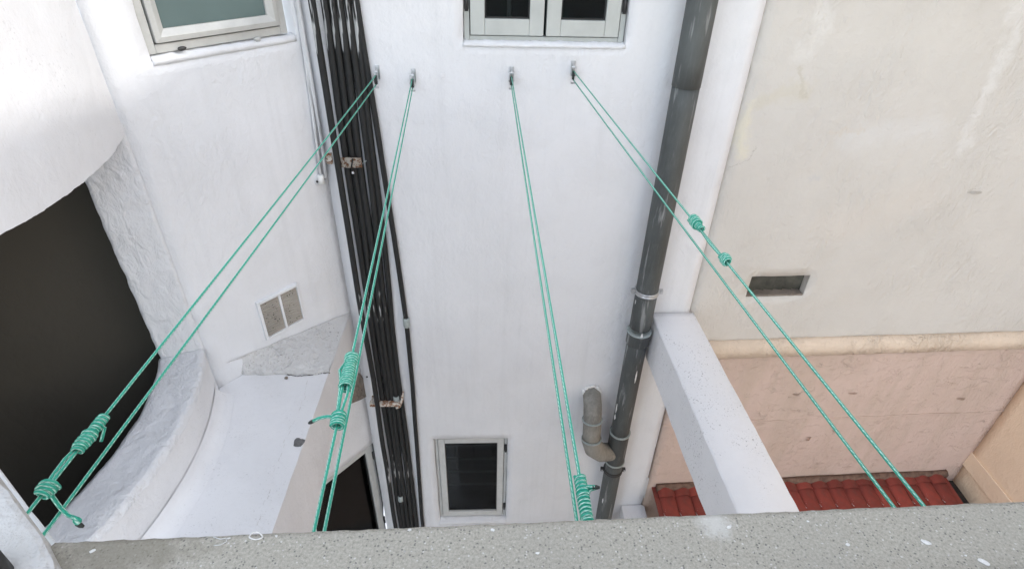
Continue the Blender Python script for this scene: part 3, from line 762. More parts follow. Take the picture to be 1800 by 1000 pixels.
# sloping mortar fillet against the wall
def fillet():
    bm = new(); n = 26
    bt = Vector((-1.400, 2.062)); bf = Vector((-0.994, 2.080)); bq = Vector((-0.906, 2.098)); top0 = LEFT.at(0.075, -1.876, 0.004); top1 = LEFT.at(LEFT_LEN - .012, -1.985, 0.004)
    rows = []
    for i in range(n + 1):
        s = i / n
        if s < .8: lo2 = bt.lerp(bf, s / .8)
        else: lo2 = bf.lerp(bq, (s - .8) / .2)
        lo = Vector((lo2.x, lo2.y + nz((lo2.x, lo2.y, 1), 16, .010), Z_SLAB + 0.014 + nz((lo2.x, lo2.y, 2), 30, .003)))
        hi = top0.lerp(top1, s); hi.z += nz(hi, 14, .004)
        row = [bm.verts.new((lo.x, lo.y, Z_SLAB - .004)), bm.verts.new(lo)]
        for k in (1, 2, 3, 4, 5, 6):
            q = lo.lerp(hi, k / 6); q.z += nz(q, 11, .006) * (1 if k < 6 else .2) + (0.012 * math.sin(k / 6 * math.pi) * (1 if s < .8 else -.4)); row.append(bm.verts.new(q))
        rows.append(row)
    for a, b_ in zip(rows, rows[1:]):
        for k in range(len(a) - 1):
            f = bm.faces.new((a[k], b_[k], b_[k + 1], a[k + 1])); f.smooth = k > 0
    bmesh.ops.recalc_face_normals(bm, faces=bm.faces)
    emit('mortar_fillet', bm, m_mortar, canopy)
fillet()
crack = [(396, 657), (430, 652), (470, 653), (500, 656), (520, 661), (545, 659), (562, 656), (580, 655)]
for i, (a, b_) in enumerate(zip(crack, crack[1:])):
    A, B = on_z(*a, Z_SLAB + .003), on_z(*b_, Z_SLAB + .003); bm = new(); n = 7
    pts = [A.lerp(B, k / n) + Vector((0, nz((k + i * 9, 1, 2), .9, .007), 0)) for k in range(n + 1)]
    tube(bm, pts, [.0012 + .0022 * abs(noise.noise(Vector((k * .8, i, 3)))) for k in range(n + 1)], 6); emit('crack_line', bm, m_gutter, canopy)
for px, py, s_ in ((503, 664, .009), (541, 655, .012), (549, 650, .010), (556, 655, .008), (533, 640, .006)):
    c = on_z(px, py, Z_SLAB + .006); bm = new(); bmesh.ops.create_icosphere(bm, subdivisions=2, radius=1.0)
    for v in bm.verts: k = v.co.copy(); v.co = c + Vector((k.x * s_ * (1 + nz(k * 2 + c * 30, 1, .5)), k.y * s_ * (1 + nz(k * 2.2 + c * 31, 1, .5)), k.z * s_ * .6))
    emit('mortar_crumb', bm, m_mortar if s_ > .0095 else m_brown, canopy, smooth=True)
# hairline seam and a dark repair spot on the slab
bm = new(); c = on_z(525, 777, Z_SLAB); pts = []
for k in range(14):
    a = 2 * math.pi * k / 14; r = 1 + nz((math.cos(a), math.sin(a), 7), 1.6, .5)
    pts.append(c + Vector((math.cos(a) * .024 * r, math.sin(a) * .026 * r, .0008)))
plate(bm, pts, Vector((0, 0, 1)), .0012); emit('tar_spot', bm, simple('tar_grey', (0.17, 0.17, 0.17), .8, 0, .3, 60), canopy)
bm = new(); seam = [(545, 660), (530, 715), (505, 765), (487, 812), (470, 870), (450, 925)]
for a, b_ in zip(seam, seam[1:]):
    A, B = on_z(*a, Z_SLAB), on_z(*b_, Z_SLAB); d = (B - A).normalized(); s = Vector((-d.y, d.x, 0))
    n = 6
    for i in range(n):
        if random.random() < .3: continue
        p = A.lerp(B, i / n); q = A.lerp(B, (i + .8) / n); o_ = s * random.uniform(-.006, .006); wd = random.uniform(.0006, .0016)
        bm.faces.new([bm.verts.new(v + Vector((0, 0, .0012))) for v in (p + o_ - s * wd, q + o_ - s * wd, q + o_ + s * wd, p + o_ + s * wd)])
o = emit('hairline_seam', bm, m_mortar, canopy)

# ================================================================== concrete beam on the right
beam = thing('concrete_beam', (0.95, 1.5, -2.3), 'white painted concrete beam running from the house wall beside the drainpipe', 'beam')
bh = 94.3; bd = Vector((-math.cos(R(bh)), -math.sin(R(bh)), 0)); bs = Vector((-bd.y, bd.x, 0))      # towards the viewer, and to the left/right
if bs.x < 0: bs = -bs
r0 = Vector((1.078, 2.70, 0)); wid = 0.255; zt, zb = -1.998, -2.292; Lb = 2.35
bm = new(); nl = 48; rows = []
for i in range(nl + 1):
    p = r0 + bd * (Lb * i / nl)
    e = lambda q, k: nz(q + Vector((k, k, k)), 13, .0035)
    a = p + Vector((0, 0, zt)); b_ = p - bs * wid + Vector((0, 0, zt)); c = p - bs * wid + Vector((0, 0, zb)); d = p + Vector((0, 0, zb))
    ch = .006
    row = [a + Vector((0, 0, -ch)) + bs * e(a, 1), a - bs * (ch + e(a, 2)) + Vector((0, 0, nz(a, 7, .002))), (a + b_) / 2 + Vector((0, 0, nz(a, 9, .003))), b_ + bs * (ch + e(b_, 3)) + Vector((0, 0, nz(b_, 8, .002))), b_ + Vector((0, 0, -ch)) - bs * e(b_, 4), c + Vector((0, 0, nz(c, 8, .004))) - bs * e(c, 5), d]
    rows.append([bm.verts.new(v) for v in row])
for x, y in zip(rows, rows[1:]):
    for k in range(7): f = bm.faces.new((x[k], y[k], y[(k + 1) % 7], x[(k + 1) % 7])); f.smooth = k in (1, 2)
bm.faces.new(rows[0]); bm.faces.new(rows[-1][::-1]); bmesh.ops.recalc_face_normals(bm, faces=bm.faces)
emit('beam', bm, m_beam, beam)

# ================================================================== neighbour's wall (beige above, pink below)
party = thing('neighbour_wall', (2.2, 2.86, -EYE), 'beige neighbour wall with a small louvred vent and a peach ledge above pink plaster', 'wall')
Pv = lambda px, py, w=0.0: PARTY.see(px, py, w)
vz1 = Pv(1365, 485)[1]; vz0 = Pv(1365, 521)[1]; vu0 = (Pv(1322, 486)[0] + Pv(1310, 523)[0]) / 2; vu1 = (Pv(1424, 485)[0] + Pv(1411, 521)[0]) / 2
LZ = -2.235                                                            # top of the ledge
PLEN = 2.50
bm = wall_mesh(PARTY, 0.0, PLEN, LZ - 0.05, TOPZ, holes=((vu0, vu1, vz0, vz1),), depth=0.10, thick=0.2, amp=0.003, rough_edge=0.002, step=0.06)
# own frame for the beige wall: object x runs along it, so its stains can be placed
o = emit('beige_plaster', bm, m_beige, party)
me = o.data; inv = Matrix(((PARTY.d.x, PARTY.n.x * -1, 0, PARTY.p.x), (PARTY.d.y, PARTY.n.y * -1, 0, PARTY.p.y), (0, 0, 1, 0), (0, 0, 0, 1)))
me.transform(Matrix.Translation(BASE[party])); me.transform(inv.inverted()); o.matrix_local = Matrix.Translation(-BASE[party]) @ inv
bm = wall_mesh(PARTY, 0.0, PLEN, -EYE, LZ - 0.11, depth=0.1, thick=0.2, amp=0.005, step=0.06, w0=0.028)
emit('pink_plaster', bm, m_pink, party)
lumpy(party, PARTY, 0.0, PLEN, LZ - 0.108, LZ, -0.01, 0.052, m_ledge, 'ledge', step=0.03, amp=0.005)
bm = new(); zz = Pv(1470, 734, .03)[1]; n = 60
for i in range(n):
    u = PLEN * i / n; u2 = PLEN * (i + 1) / n
    wbox(bm, PARTY, u, u2, zz - .006 + nz((u, 1, 1), 3, .01), zz + .003 + nz((u, 1, 1), 3, .01), .02, .0335 + nz((u, 2, 2), 6, .002))
emit('plaster_seam', bm, m_pink, party)
for px, py, s in ((1715, 337, .05), (1470, 757, .03), (1422, 768, .025), (1400, 692, .03), (1555, 610, .035), (1690, 700, .04), (1500, 690, .04), (1420, 772, .02)):   # curled flakes of plaster
    W = PARTY; w = 0.004 if py < 500 else 0.034
    u, z = Pv(px, py, w); bm = new(); n = 6
    top = [bm.verts.new(W.at(u + s * (i / n - .5) * 1.6, z + nz((i, px, 1), 1.3, .006), w - .002)) for i in range(n + 1)]
    bot = [bm.verts.new(W.at(u + s * (i / n - .5) * 1.6, z - s * (.18 + .18 * abs(noise.noise(Vector((i * .7, py, 2))))), w + .010 * math.sin(i / n * 3.14))) for i in range(n + 1)]
    for i in range(n): bm.faces.new((top[i], top[i + 1], bot[i + 1], bot[i]))
    r = bmesh.ops.solidify(bm, geom=bm.faces[:], thickness=.0015)
    emit('paint_flake', bm, m_beige if py < 500 else m_pink, party)
# louvred vent: four dark blades and a bare sill
vent = emit('vent', (lambda b_: (wbox(b_, PARTY, vu0 - .01, vu1 + .01, vz0 - .004, vz1 + .004, -.098, -.085), b_)[1])(new()), m_gasket, party, label='small rectangular vent opening with dark blades')
for k in range(6):
    bm = new(); u = vu0 + .012 + (vu1 - vu0 - .01) * (k + .5) / 6; c = PARTY.at(u, (vz0 + vz1) / 2, -.060)
    dd = (PARTY.d * math.cos(.30) + PARTY.n * math.sin(.30)); nn = (PARTY.n * math.cos(.30) - PARTY.d * math.sin(.30))
    box_axes(bm, c, dd * .032, nn * .0025, Vector((0, 0, (vz1 - vz0) / 2 + .003)))
    emit('blade', bm, m_louvre, vent)
bm = new(); wbox(bm, PARTY, vu0 + .003, vu1 - .003, vz0 + .0015, vz0 + .012, -.075, -.003); emit('dirty_sill', bm, m_brown, vent)

# ================================================================== peach side wall
PX, PY0 = 3.54, 2.90
peach = thing('side_wall', (PX + .1, 1.4, -EYE), 'peach painted side wall with a raised skirting beside the red roof', 'wall')
SIDE = Wall((PX, 2.945), -90.0)                                         # u towards the viewer
SIDE.n = Vector((-1, 0, 0))
bm = wall_mesh(SIDE, 0.0, 8.5, -EYE, 1.0, amp=0.004, step=0.10, thick=0.2)
# the wall's top climbs towards the viewer; unseen, shaped to cast the bay's shadow edge
for v in bm.verts:
    if v.co.z > 0.99: v.co.z = 2.79 + (2.945 - v.co.y) * 0.05
emit('plaster', bm, m_peach, peach)
bm = new(); ring = []
wbox(bm, SIDE, 0.0, 3.3, -3.545, -3.40, 0.002, 0.016); emit('skirting', bm, m_peach, peach, bevel=0.01)

# ================================================================== tiled lean-to roof
roof = thing('tiled_roof', (2.3, 2.4, -3.75), 'low roof of red barrel tiles at the foot of the pink wall', 'roof')
SL = R(9.0); RT0_ = Vector((1.10, 2.797, -3.575))
W5 = R(5.2); ex_ = Vector((math.cos(W5), math.sin(W5), 0)); ed = Vector((math.sin(W5) * math.cos(SL), -math.cos(W5) * math.cos(SL), -math.sin(SL))); en = ex_.cross(ed) * -1
if en.z < 0: en = -en
RLEN = 2.29
bm = new(); c0 = RT0_ + ex_ * (RLEN / 2 + .02) + ed * 0.75 - en * 0.075
box_axes(bm, c0, ex_ * (RLEN / 2), ed * 0.78, en * 0.03); emit('roof_deck', bm, m_roofdeck, roof)
def tile_mesh():
    bm = new(); L, n, th = 0.47, 8, 0.011
    def arcp(r, s, tilt):
        out = []
        for k in range(n + 1):
            a = math.pi * (0.04 + 0.92 * k / n)
            out.append(ex_ * (-math.cos(a) * r) + en * (math.sin(a) * r * 0.42 + tilt) + ed * s)
        return out
    r0_, r1_ = 0.056, 0.062
    rows = [arcp(r0_, 0, -0.004), arcp(r1_, L, 0.008), arcp(r1_ - th, L, 0.008), arcp(r0_ - th, 0, -0.004)]
    V = [[bm.verts.new(p) for p in row] for row in rows]
    for a in range(4):
        b_ = (a + 1) % 4
        for k in range(n):
            f = bm.faces.new((V[a][k], V[a][k + 1], V[b_][k + 1], V[b_][k])); f.smooth = a in (0, 2)
    bm.faces.new([V[a][0] for a in range(4)]); bm.faces.new([V[a][n] for a in (3, 2, 1, 0)])
    bmesh.ops.recalc_face_normals(bm, faces=bm.faces)
    bmesh.ops.split_edges(bm, edges=[e for e in bm.edges if e.calc_face_angle(0) > .9])
    me = bpy.data.meshes.new('roof_tile'); bm.to_mesh(me); bm.free(); me.materials.append(m_tile); return me
tm = tile_mesh(); pitch = 0.119; ncol = int(RLEN / pitch)
for r_ in range(4):
    for k in range(ncol):
        p = RT0_ + ex_ * (pitch * (k + .6) + random.uniform(-.004, .004)) + ed * (r_ * 0.42 - 0.27 + random.uniform(-.012, .012)) + en * (r_ * 0.0 - 0.035 + random.uniform(-.003, .003))
        o = bpy.data.objects.new('roof_tile', tm); COL.objects.link(o); o.parent = roof; o.location = p - BASE[roof]
        o.rotation_euler = (0, 0, random.uniform(-.02, .02))
for k in range(ncol + 1):                                              # dark channel tiles between the barrels
    bm = new(); p = RT0_ + ex_ * (pitch * (k + .1)) + ed * 0.72 - en * 0.040
    box_axes(bm, p, ex_ * 0.03, ed * 0.74, en * 0.004); emit('channel_tile', bm, m_tile, roof)
# mortar flashing under the pink wall
lumpy(roof, PARTY, 0.06, 2.36, -3.635, -3.588, 0.030, 0.072, simple('dirty_flashing', (0.21, 0.13, 0.095), .9, 0, .4, 25, .4), 'flashing', step=.03, amp=.008)
bm = new(); box(bm, 3.425, 3.62, 1.2, 2.94, -3.80, -3.74); gut = thing('roof_gutter', (3.52, 2.0, -3.8), 'dark dirty gutter between the red tiles and the peach wall', 'gutter')
emit('trough', bm, m_gutter, gut)
bm = new(); box(bm, 3.427, 3.437, 1.2, 2.94, -3.738, -3.67); emit('trough_side', bm, m_gutter, gut)
lt = thing('outhouse', (2.3, 2.1, -EYE), 'low outhouse under the red tiled roof', 'building')
bm = new(); box(bm, 1.10, 3.40, 1.40, 2.70, -EYE, -4.05); emit('outhouse_walls', bm, m_pink, lt)

# ================================================================== big drainpipe with its branch
drain = thing('drainpipe', (0.755, 2.60, -EYE), 'thick dark grey drainpipe with a branch elbow on the white wall', 'pipe')
DX, DY, DR = 0.748, 2.598, 0.0610
def dz(px, py): return on_y(px, py, DY - DR * .8).z
zj0, zc1, zs1, zy1, zy0, zc2 = dz(1243, 158), dz(1127, 520), dz(1117, 590), dz(1081, 768), dz(1074, 818), dz(1072, 834)
def pipe_sec(z1, z0, r, name='pipe_section', mat=m_drain):
    bm = new(); n = max(2, int((z1 - z0) / .12))
    lathe_z(bm, DX, DY, [(r, z0 + (z1 - z0) * i / n) for i in range(n + 1)], 30); return emit(name, bm, mat, drain)
pipe_sec(TOPZ + .1, zj0, DR + 0.0022); pipe_sec(zj0 - .0005, zs1 + .03, DR)
def socket(z1, z0, r=DR + .006):
    bm = new(); lathe_z(bm, DX, DY, [(r - .004, z0), (r, z0 + .006), (r, z1 - .012), (r + .004, z1 - .009), (r + .004, z1 - .002), (r - .003, z1)], 30)
    emit('socket', bm, m_drain, drain)
socket(zs1, zs1 - .09); pipe_sec(zs1 - .05, zy1 - .03, DR - .001)
socket(zy1, zy0 - .01, DR + .004)
bm = new(); lathe_z(bm, DX, DY, [(DR + .0085, zy0 - .004), (DR + .0085, zy0 + .008)], 30); emit('seal_ring', bm, m_fitting, drain)
bm = new(); lathe_z(bm, DX, DY, [(DR + .0090, zy1 - .006), (DR + .0090, zy1 + .005)], 30); emit('seal_ring', bm, m_fitting, drain)
bm = new(); lathe_z(bm, DX, DY, [(DR + .0105, zs1 - .004), (DR + .0105, zs1 + .003)], 30); emit('seal_ring', bm, m_fitting, drain)
pipe_sec(zy0 - .0105, -EYE + .02, DR - .0015)
for zc in (zc1, zc2):
    bm = new(); lathe_z(bm, DX, DY, [(DR + .002, zc - .013), (DR + .006, zc - .013), (DR + .006, zc - .004), (DR + .0035, zc - .003), (DR + .0035, zc + .003), (DR + .006, zc + .004), (DR + .006, zc + .013), (DR + .002, zc + .013)], 30)
    for s in (-1, 1): box(bm, DX + s * (DR + .004), DX + s * (DR + .026), DY - .010, DY + .010, zc - .012, zc + .012) if s > 0 else box(bm, DX - DR - .026, DX - DR - .004, DY - .010, DY + .010, zc - .012, zc + .012)
    box(bm, DX - .012, DX + .012, DY + DR + .002, DY + .11, zc - .008, zc + .008)
    cl = emit('pipe_clamp', bm, m_steel if zc == zc1 else m_hinge, drain)
    for s in (-1, 1):
        bm = new(); x = DX + s * (DR + .017); tube(bm, [(x, DY - .020, zc), (x, DY + .018, zc)], .0055, 8); emit('screw', bm, m_steel, cl)
# branch: out of the wall, round an elbow, into the main pipe
e0 = FAC.see3(1042, 688); e0 = Vector((0.540, 2.672, -2.66))
path = [e0 + Vector((0, .02, .005)), e0, e0 + Vector((0.006, -.10, -.10))]
A_ = Vector((0.543, 2.555, -2.76)); B_ = Vector((0.550, 2.525, -2.93)); C_ = Vector((0.572, 2.52, -3.00)); D_ = Vector((0.635, 2.555, -3.085)); E_ = Vector((0.735, 2.60, -3.125))
rb = 0.059
bm = new(); tube(bm, [e0 + Vector((0, .05, .012)), e0 + Vector((0, .0, -.002)), e0 + Vector((.002, -.07, -.03)), A_, A_.lerp(B_, .5), B_], rb, 22); emit('branch_pipe', bm, m_elbow, drain)
bm = new(); tube(bm, [B_ + Vector((0, 0, .02)), B_, C_, D_, D_.lerp(E_, .5), E_], [rb + .004, rb + .006, rb + .006, rb + .005, rb + .003, rb - .004], 22); emit('branch_elbow', bm, m_elbow, drain)
for q, t_ in ((A_.lerp(B_, .05), (B_ - A_)), (B_ + Vector((0, 0, .012)), (B_ - A_)),):
    t_ = t_.normalized(); bm = new(); tube(bm, [q - t_ * .004, q + t_ * .004], rb + .0085, 22); emit('seal_ring', bm, m_fitting, drain)
bm = new()
for k in range(26):                                                   # chipped mortar collar where it leaves the wall
    a = 2 * math.pi * k / 26; r = .050 + nz((math.cos(a), math.sin(a), 3), 2.2, .012)
    bmesh.ops.create_icosphere(bm, subdivisions=1, radius=.011 + random.uniform(-.003, .004), matrix=Matrix.Translation(e0 + Vector((math.cos(a) * r, .0, math.sin(a) * r * 1.15 + .01))))
emit('mortar_collar', bm, m_paint, drain, smooth=True)
for px, py, hgt, wd in ((1127, 590, .055, .010), (1117, 660, .10, .008), (1079, 722, .085, .012), (1078, 737, .05, .014), (1060, 880, .06, .008), (1118, 535, .03, .006)):   # flakes of white paint
    c = on_y(px, py, DY - DR * .85); ang = math.asin(max(-.9, min(.9, (c.x - DX) / (DR + .002)))); bm = new(); V = []
    for j in range(7):
        zz = c.z + hgt * (j / 6 - .5); ww = wd * math.sin(math.pi * (j + .6) / 7.2) * (1 + nz((j, px, 0), .9, .6))
        V.append([bm.verts.new((DX + (DR + .0055) * math.sin(ang + s * ww / DR), DY - (DR + .0055) * math.cos(ang + s * ww / DR), zz)) for s in (-.5, 0, .5)])
    for a, b_ in zip(V, V[1:]):
        for k in (0, 1): bm.faces.new((a[k], a[k + 1], b_[k + 1], b_[k]))
    emit('paint_chip', bm, m_paint, drain)

# ================================================================== bundle of black pipes
GRP = 'black pipes bundled beside the house corner'
names = ['leftmost black pipe of the bundle, passing in front of the rusty strap', 'second black pipe from the left in the bundle', 'third black pipe from the left in the bundle',
         'fourth black pipe from the left in the bundle', 'fifth black pipe from the left in the bundle, with a grey coupling low down', 'sixth black pipe from the left, right edge of the tight bundle']
for k in range(6):
    top_x = -0.842 + k * 0.0325; rr = (0.0155, .017, .0155, .0175, .0155, .015)[k]
    yw = FAC.at(top_x - CORNER[0], 0).y
    off = (0.068, .024, .026, .024, .026, .022)[k]
    path = []
    n = 46
    for i in range(n + 1):
        z = TOPZ + .05 - (TOPZ + .05 + EYE - .04) * i / n
        sp_ = 1.0 if z > -1.2 else 1.0 - .10 * min(1, (-1.2 - z) / 1.2)
        x = -0.765 + (top_x + .765) * sp_ + nz((k * 3.1, 0, z * 1.4), 1.0, .011) + nz((k * 3.1, 5, z * 5), 1.0, .0025)
        y = yw - off - (max(0, nz((k * 2.2, 9, z * 1.2), 1.0, .012)))
        path.append((x, y, z))
    p = thing('black_pipe', (top_x, yw - off, -EYE), names[k], 'pipe', GRP)
    bm = new(); tube(bm, path, rr, 12); emit('pipe_run', bm, m_black, p)
    if k in (4, 2):
        i = next(j for j in range(n) if path[j][2] < (-2.50 if k == 4 else -3.62)); q = Vector(path[i]); t_ = (Vector(path[i + 1]) - q).normalized()
        bm = new(); tube(bm, [q - t_ * .03, q - t_ * .025, q + t_ * .025, q + t_ * .03], [rr + .003, rr + .0055, rr + .0055, rr + .003], 14); emit('coupling', bm, m_fitting, p)
# the separate one to the right
pp = thing('black_pipe', (-0.62, 2.59, -EYE), 'lone black pipe right of the bundle with a grey coupling halfway', 'pipe', GRP)
anchors = [(-.676, TOPZ), (-.677, -.364), (-.664, -.66), (-.634, -1.232), (-.606, -2.05), (-.608, -2.56), (-.622, -3.2), (-.640, -3.9), (-.65, -EYE + .03)]
path = []
for (x0_, z0_), (x1_, z1_) in zip(anchors, anchors[1:]):
    for i in range(6):
        z = z0_ + (z1_ - z0_) * i / 6; x = x0_ + (x1_ - x0_) * i / 6 + nz((7, 1, z * 2), 1, .003)
        path.append((x, FAC.at(x - CORNER[0], 0).y - .022 - max(0, nz((3, 3, z * 1.5), 1, .01)), z))
bm = new(); tube(bm, path, .0135, 12); emit('pipe_run', bm, m_black, pp)
q = min(path, key=lambda v: abs(v[2] + 2.05)); q = Vector(q); bm = new(); tube(bm, [q + Vector((0, 0, .032)), q + Vector((0, 0, .027)), q - Vector((0, 0, .027)), q - Vector((0, 0, .032))], [.017, .0195, .0195, .017], 14); emit('coupling', bm, m_fitting, pp)
# two thin scuffed conduits on the angled wall, ending in a wall entry
for k, (ut, lab, ub) in enumerate(((Lf(521, 0)[0] , 'left one of two thin scuffed conduits beside the frosted window', Lf(561, 310)[0]), (Lf(537, 0)[0] - .004, 'right one of two thin scuffed conduits beside the frosted window', Lf(566, 310)[0] + .004))):
    zb_ = Lf(563, 312)[1]
    th = thing('thin_conduit', LEFT.at(ub, zb_, .012), lab, 'conduit', 'thin scuffed conduits left of the black pipes')
    path = []
    for i in range(25):
        z = TOPZ - (TOPZ - zb_) * i / 24; u = ut + (ub - ut) * max(0, min(1, (-.35 - z) / (-.35 - zb_))); u = min(u, LEFT_LEN - .016)
        path.append(LEFT.at(u + nz((k, 2, z * 3), 1, .002), z, .013 + .010 * k))
    bm = new(); tube(bm, path, .0085, 10); emit('conduit_run', bm, m_thin, th)
fit = thing('wall_entry', LEFT.see3(563, 318), 'scuffed cable entry fitting at the foot of the thin conduits', 'fitting')
c = LEFT.see3(565, 318, .018)
bm = new(); tube(bm, [c + Vector((0, 0, .03)), c + Vector((0, 0, -.012))], [.014, .017], 14); emit('gland', bm, m_paint, fit)
bm = new(); a = c - LEFT.n * .016; bmesh.ops.create_cone(bm, cap_ends=True, segments=18, radius1=.030, radius2=.026, depth=.012, matrix=Matrix.Translation(a) @ LEFT.n.to_track_quat('Z', 'Y').to_matrix().to_4x4()); emit('flange', bm, m_thin, fit)
for s in (-1, 1):
    bm = new(); tube(bm, [a + LEFT.d * (s * .020) + LEFT.n * .004, a + LEFT.d * (s * .020) + LEFT.n * .013], .005, 8); emit('bolt', bm, m_hinge, fit)
# rusty strap across the upper bundle
SZ = FAC.see(617, 284, .05)[1]
strap = thing('pipe_strap', FAC.at(.14, SZ, .02), 'rusty flat strap across the upper part of the black pipes', 'strap')
bm = new(); us_ = [F(598, 285, .05)[0], F(612, 284, .05)[0], F(626, 283, .05)[0], F(636, 284, .05)[0]]
bot = [bm.verts.new(FAC.at(u, SZ - .028, .047 + w_)) for u, w_ in zip(us_, (.008, .014, .013, .008))]; tp = [bm.verts.new(FAC.at(u, SZ + .022 + nz((u * 30, 1, 1), 1, .006), .047 + w_)) for u, w_ in zip(us_, (.008, .014, .013, .008))]
for i in range(3): bm.faces.new((bot[i], bot[i + 1], tp[i + 1], tp[i]))
bmesh.ops.solidify(bm, geom=bm.faces[:], thickness=.003); emit('band', bm, m_rust, strap)
bm = new(); u = F(576, 285, .02)[0]; wbox(bm, FAC, max(.004, u - .012), u + .022, SZ - .028, SZ + .024, .001, .020); emit('lug', bm, m_rust, strap, bevel=.003)
bm = new(); u = F(652, 280, .01)[0]; wbox(bm, FAC, u - .022, u + .012, SZ - .022, SZ + .030, .001, .014); emit('lug', bm, m_rust, strap, bevel=.003)
bm = new(); u = F(618, 285, .05)[0]; tube(bm, [FAC.at(u + .012, SZ + .02, .066), FAC.at(u + .002, SZ - .015, .068), FAC.at(u, SZ - .045, .062)], .0035, 8); emit('tie_wire', bm, m_black, strap)
bm = new(); tube(bm, [FAC.at(us_[3], SZ - .012, .048), FAC.at(us_[3] + .03, SZ + .006, .034), FAC.at(F(650, 278, .015)[0], SZ + .016, .016)], .0022, 6); emit('tie_wire', bm, m_fitting, strap)
bm = new(); c = FAC.at(u, SZ - .052, .055); bmesh.ops.create_cone(bm, cap_ends=True, segments=10, radius1=.008, radius2=.003, depth=.012, matrix=Matrix.Translation(c)); emit('screw', bm, m_steel, strap)
# lower bracket
BZ = FAC.see(675, 711, .06)[1]
br = thing('pipe_bracket', FAC.at(.12, BZ, .02), 'pale rusty angle bracket across the lower part of the black pipes', 'bracket')
u0_, u1_ = F(650, 711, .06)[0], F(705, 712, .06)[0]
bm = new(); wbox(bm, FAC, u0_, u1_, BZ - .014, BZ + .010, .060, .065); wbox(bm, FAC, u0_, u1_, BZ + .0102, BZ + .014, .035, .065)
emit('angle_bar', bm, m_rust, br, bevel=.0015)
bm = new(); tube(bm, [FAC.at(u0_ + .012, BZ + .02, .002), FAC.at(u0_ + .012, BZ + .016, .062)], .006, 8); emit('stud', bm, m_rust, br)
bm = new(); tube(bm, [FAC.at(u1_ + .01, BZ + .07, .01), FAC.at(u1_ + .008, BZ + .03, .05), FAC.at(u1_ - .01, BZ - .01, .07), FAC.at(u1_ - .03, BZ - .02, .068)], .009, 8); emit('hook', bm, m_rust, br)

# ================================================================== viewer's parapet
PA = on_z(120, 948, -.5); PB = on_z(1800, 877, -.5); PAR = Wall((PA.x, PA.y), math.degrees(math.atan2(PB.y - PA.y, PB.x - PA.x)))
# here w points to the viewer; the front (courtyard) edge is w = 0
par = thing('terrazzo_parapet', (0.1, 0.25, -EYE), 'grey speckled terrazzo window ledge along the bottom of the view', 'ledge')
bm = new(); n = 260; u0_, u1_ = -.012, 1.75; rows = []
for i in range(n + 1):
    u = u0_ + (u1_ - u0_) * i / n; q = PAR.at(u, -.5)
    e = nz(q, 60, .0012) + nz(q, 160, .0007)
    rows.append([bm.verts.new(v) for v in (PAR.at(u, -.56, .006), PAR.at(u, -.506 + e, -.001 + e), PAR.at(u, -.5022, .0012 + e), PAR.at(u, -.5, .006), PAR.at(u, -.5, .16), PAR.at(u, -.56, .16))])
for a, b_ in zip(rows, rows[1:]):
    for k in range(6): f = bm.faces.new((a[k], b_[k], b_[(k + 1) % 6], a[(k + 1) % 6])); f.smooth = k in (1, 2)
bm.faces.new(rows[0]); bm.faces.new(rows[-1][::-1]); bmesh.ops.recalc_face_normals(bm, faces=bm.faces)
top_o = emit('terrazzo_top', bm, m_terrazzo, None); top_o.parent = par; top_o.location = -BASE[par]
bm = new(); wbox(bm, PAR, -.012, 1.75, -EYE, -.5605, .035, .16); emit('wall_below', bm, m_white, par)
bm = new(); wbox(bm, PAR, -2.4, 3.05, 0.55, 2.6, .02, .20); emit('unseen_wall_above', bm, m_white, par)      # over the viewer's window; unseen, added to dim the upper walls opposite
track = thing('window_track', PAR.at(.8, -.5, .075), 'white window track at the bottom right corner', 'window')
pt = on_z(1600, 1000, -.497); ut = (pt - PAR.p).dot(PAR.d); wt = (pt - PAR.p).dot(PAR.n)
bm = new(); wbox(bm, PAR, .3, 1.74, -.4998, -.494, wt + .006, wt + .012); wbox(bm, PAR, .3, 1.74, -.4998, -.496, wt + .013, wt + .05); emit('track_rail', bm, m_track, track, bevel=.001)
def spot(px, py, s, el=1.6, rot=0.0):
    c = on_z(px, py, -.4998); bm = new(); pts = []
    for k in range(12):
        a = 2 * math.pi * k / 12; r = s * (1 + nz((math.cos(a), math.sin(a), px), 1.3, .4)); x, y = math.cos(a) * r * el, math.sin(a) * r
        pts.append(c + Vector((x * math.cos(rot) - y * math.sin(rot), x * math.sin(rot) + y * math.cos(rot), 0)))
    plate(bm, pts, Vector((0, 0, 1)), .0006); emit('paint_spot', bm, m_spot, par)
for a in ((163, 968, .0016, 1.6, .5), (866, 931, .0016, 1.3, 0), (720, 931, .0012, 1.5, 0), (1628, 953, .0022, 1.9, -.5), (1728, 987, .0026, 1.8, -.6), (1490, 957, .0014, 1.5, 0), (1282, 926, .0016, 1.5, .5), (486, 942, .001, 1.3, 0), (402, 946, .0008, 2.2, .2), (945, 972, .0011, 1.6, 0), (1420, 916, .0009, 1.4, 0), (1697, 976, .0008, 1.4, 0)): spot(*a)
bm = new(); pts = [on_z(450 + 11 * math.cos(a) * (1 + .15 * math.sin(3 * a)), 941 + 6.5 * math.sin(a), -.4995) for a in [x * .33 for x in range(-3, 17)]]; tube(bm, pts, .0007, 6); emit('paint_drip', bm, m_spot, par)
bm = new(); pts = [on_z(*p, -.4995) for p in ((375, 943), (388, 947), (397, 945), (399, 951), (388, 957), (376, 958))]; tube(bm, pts, .0005, 6); emit('paint_drip', bm, m_cement, par)

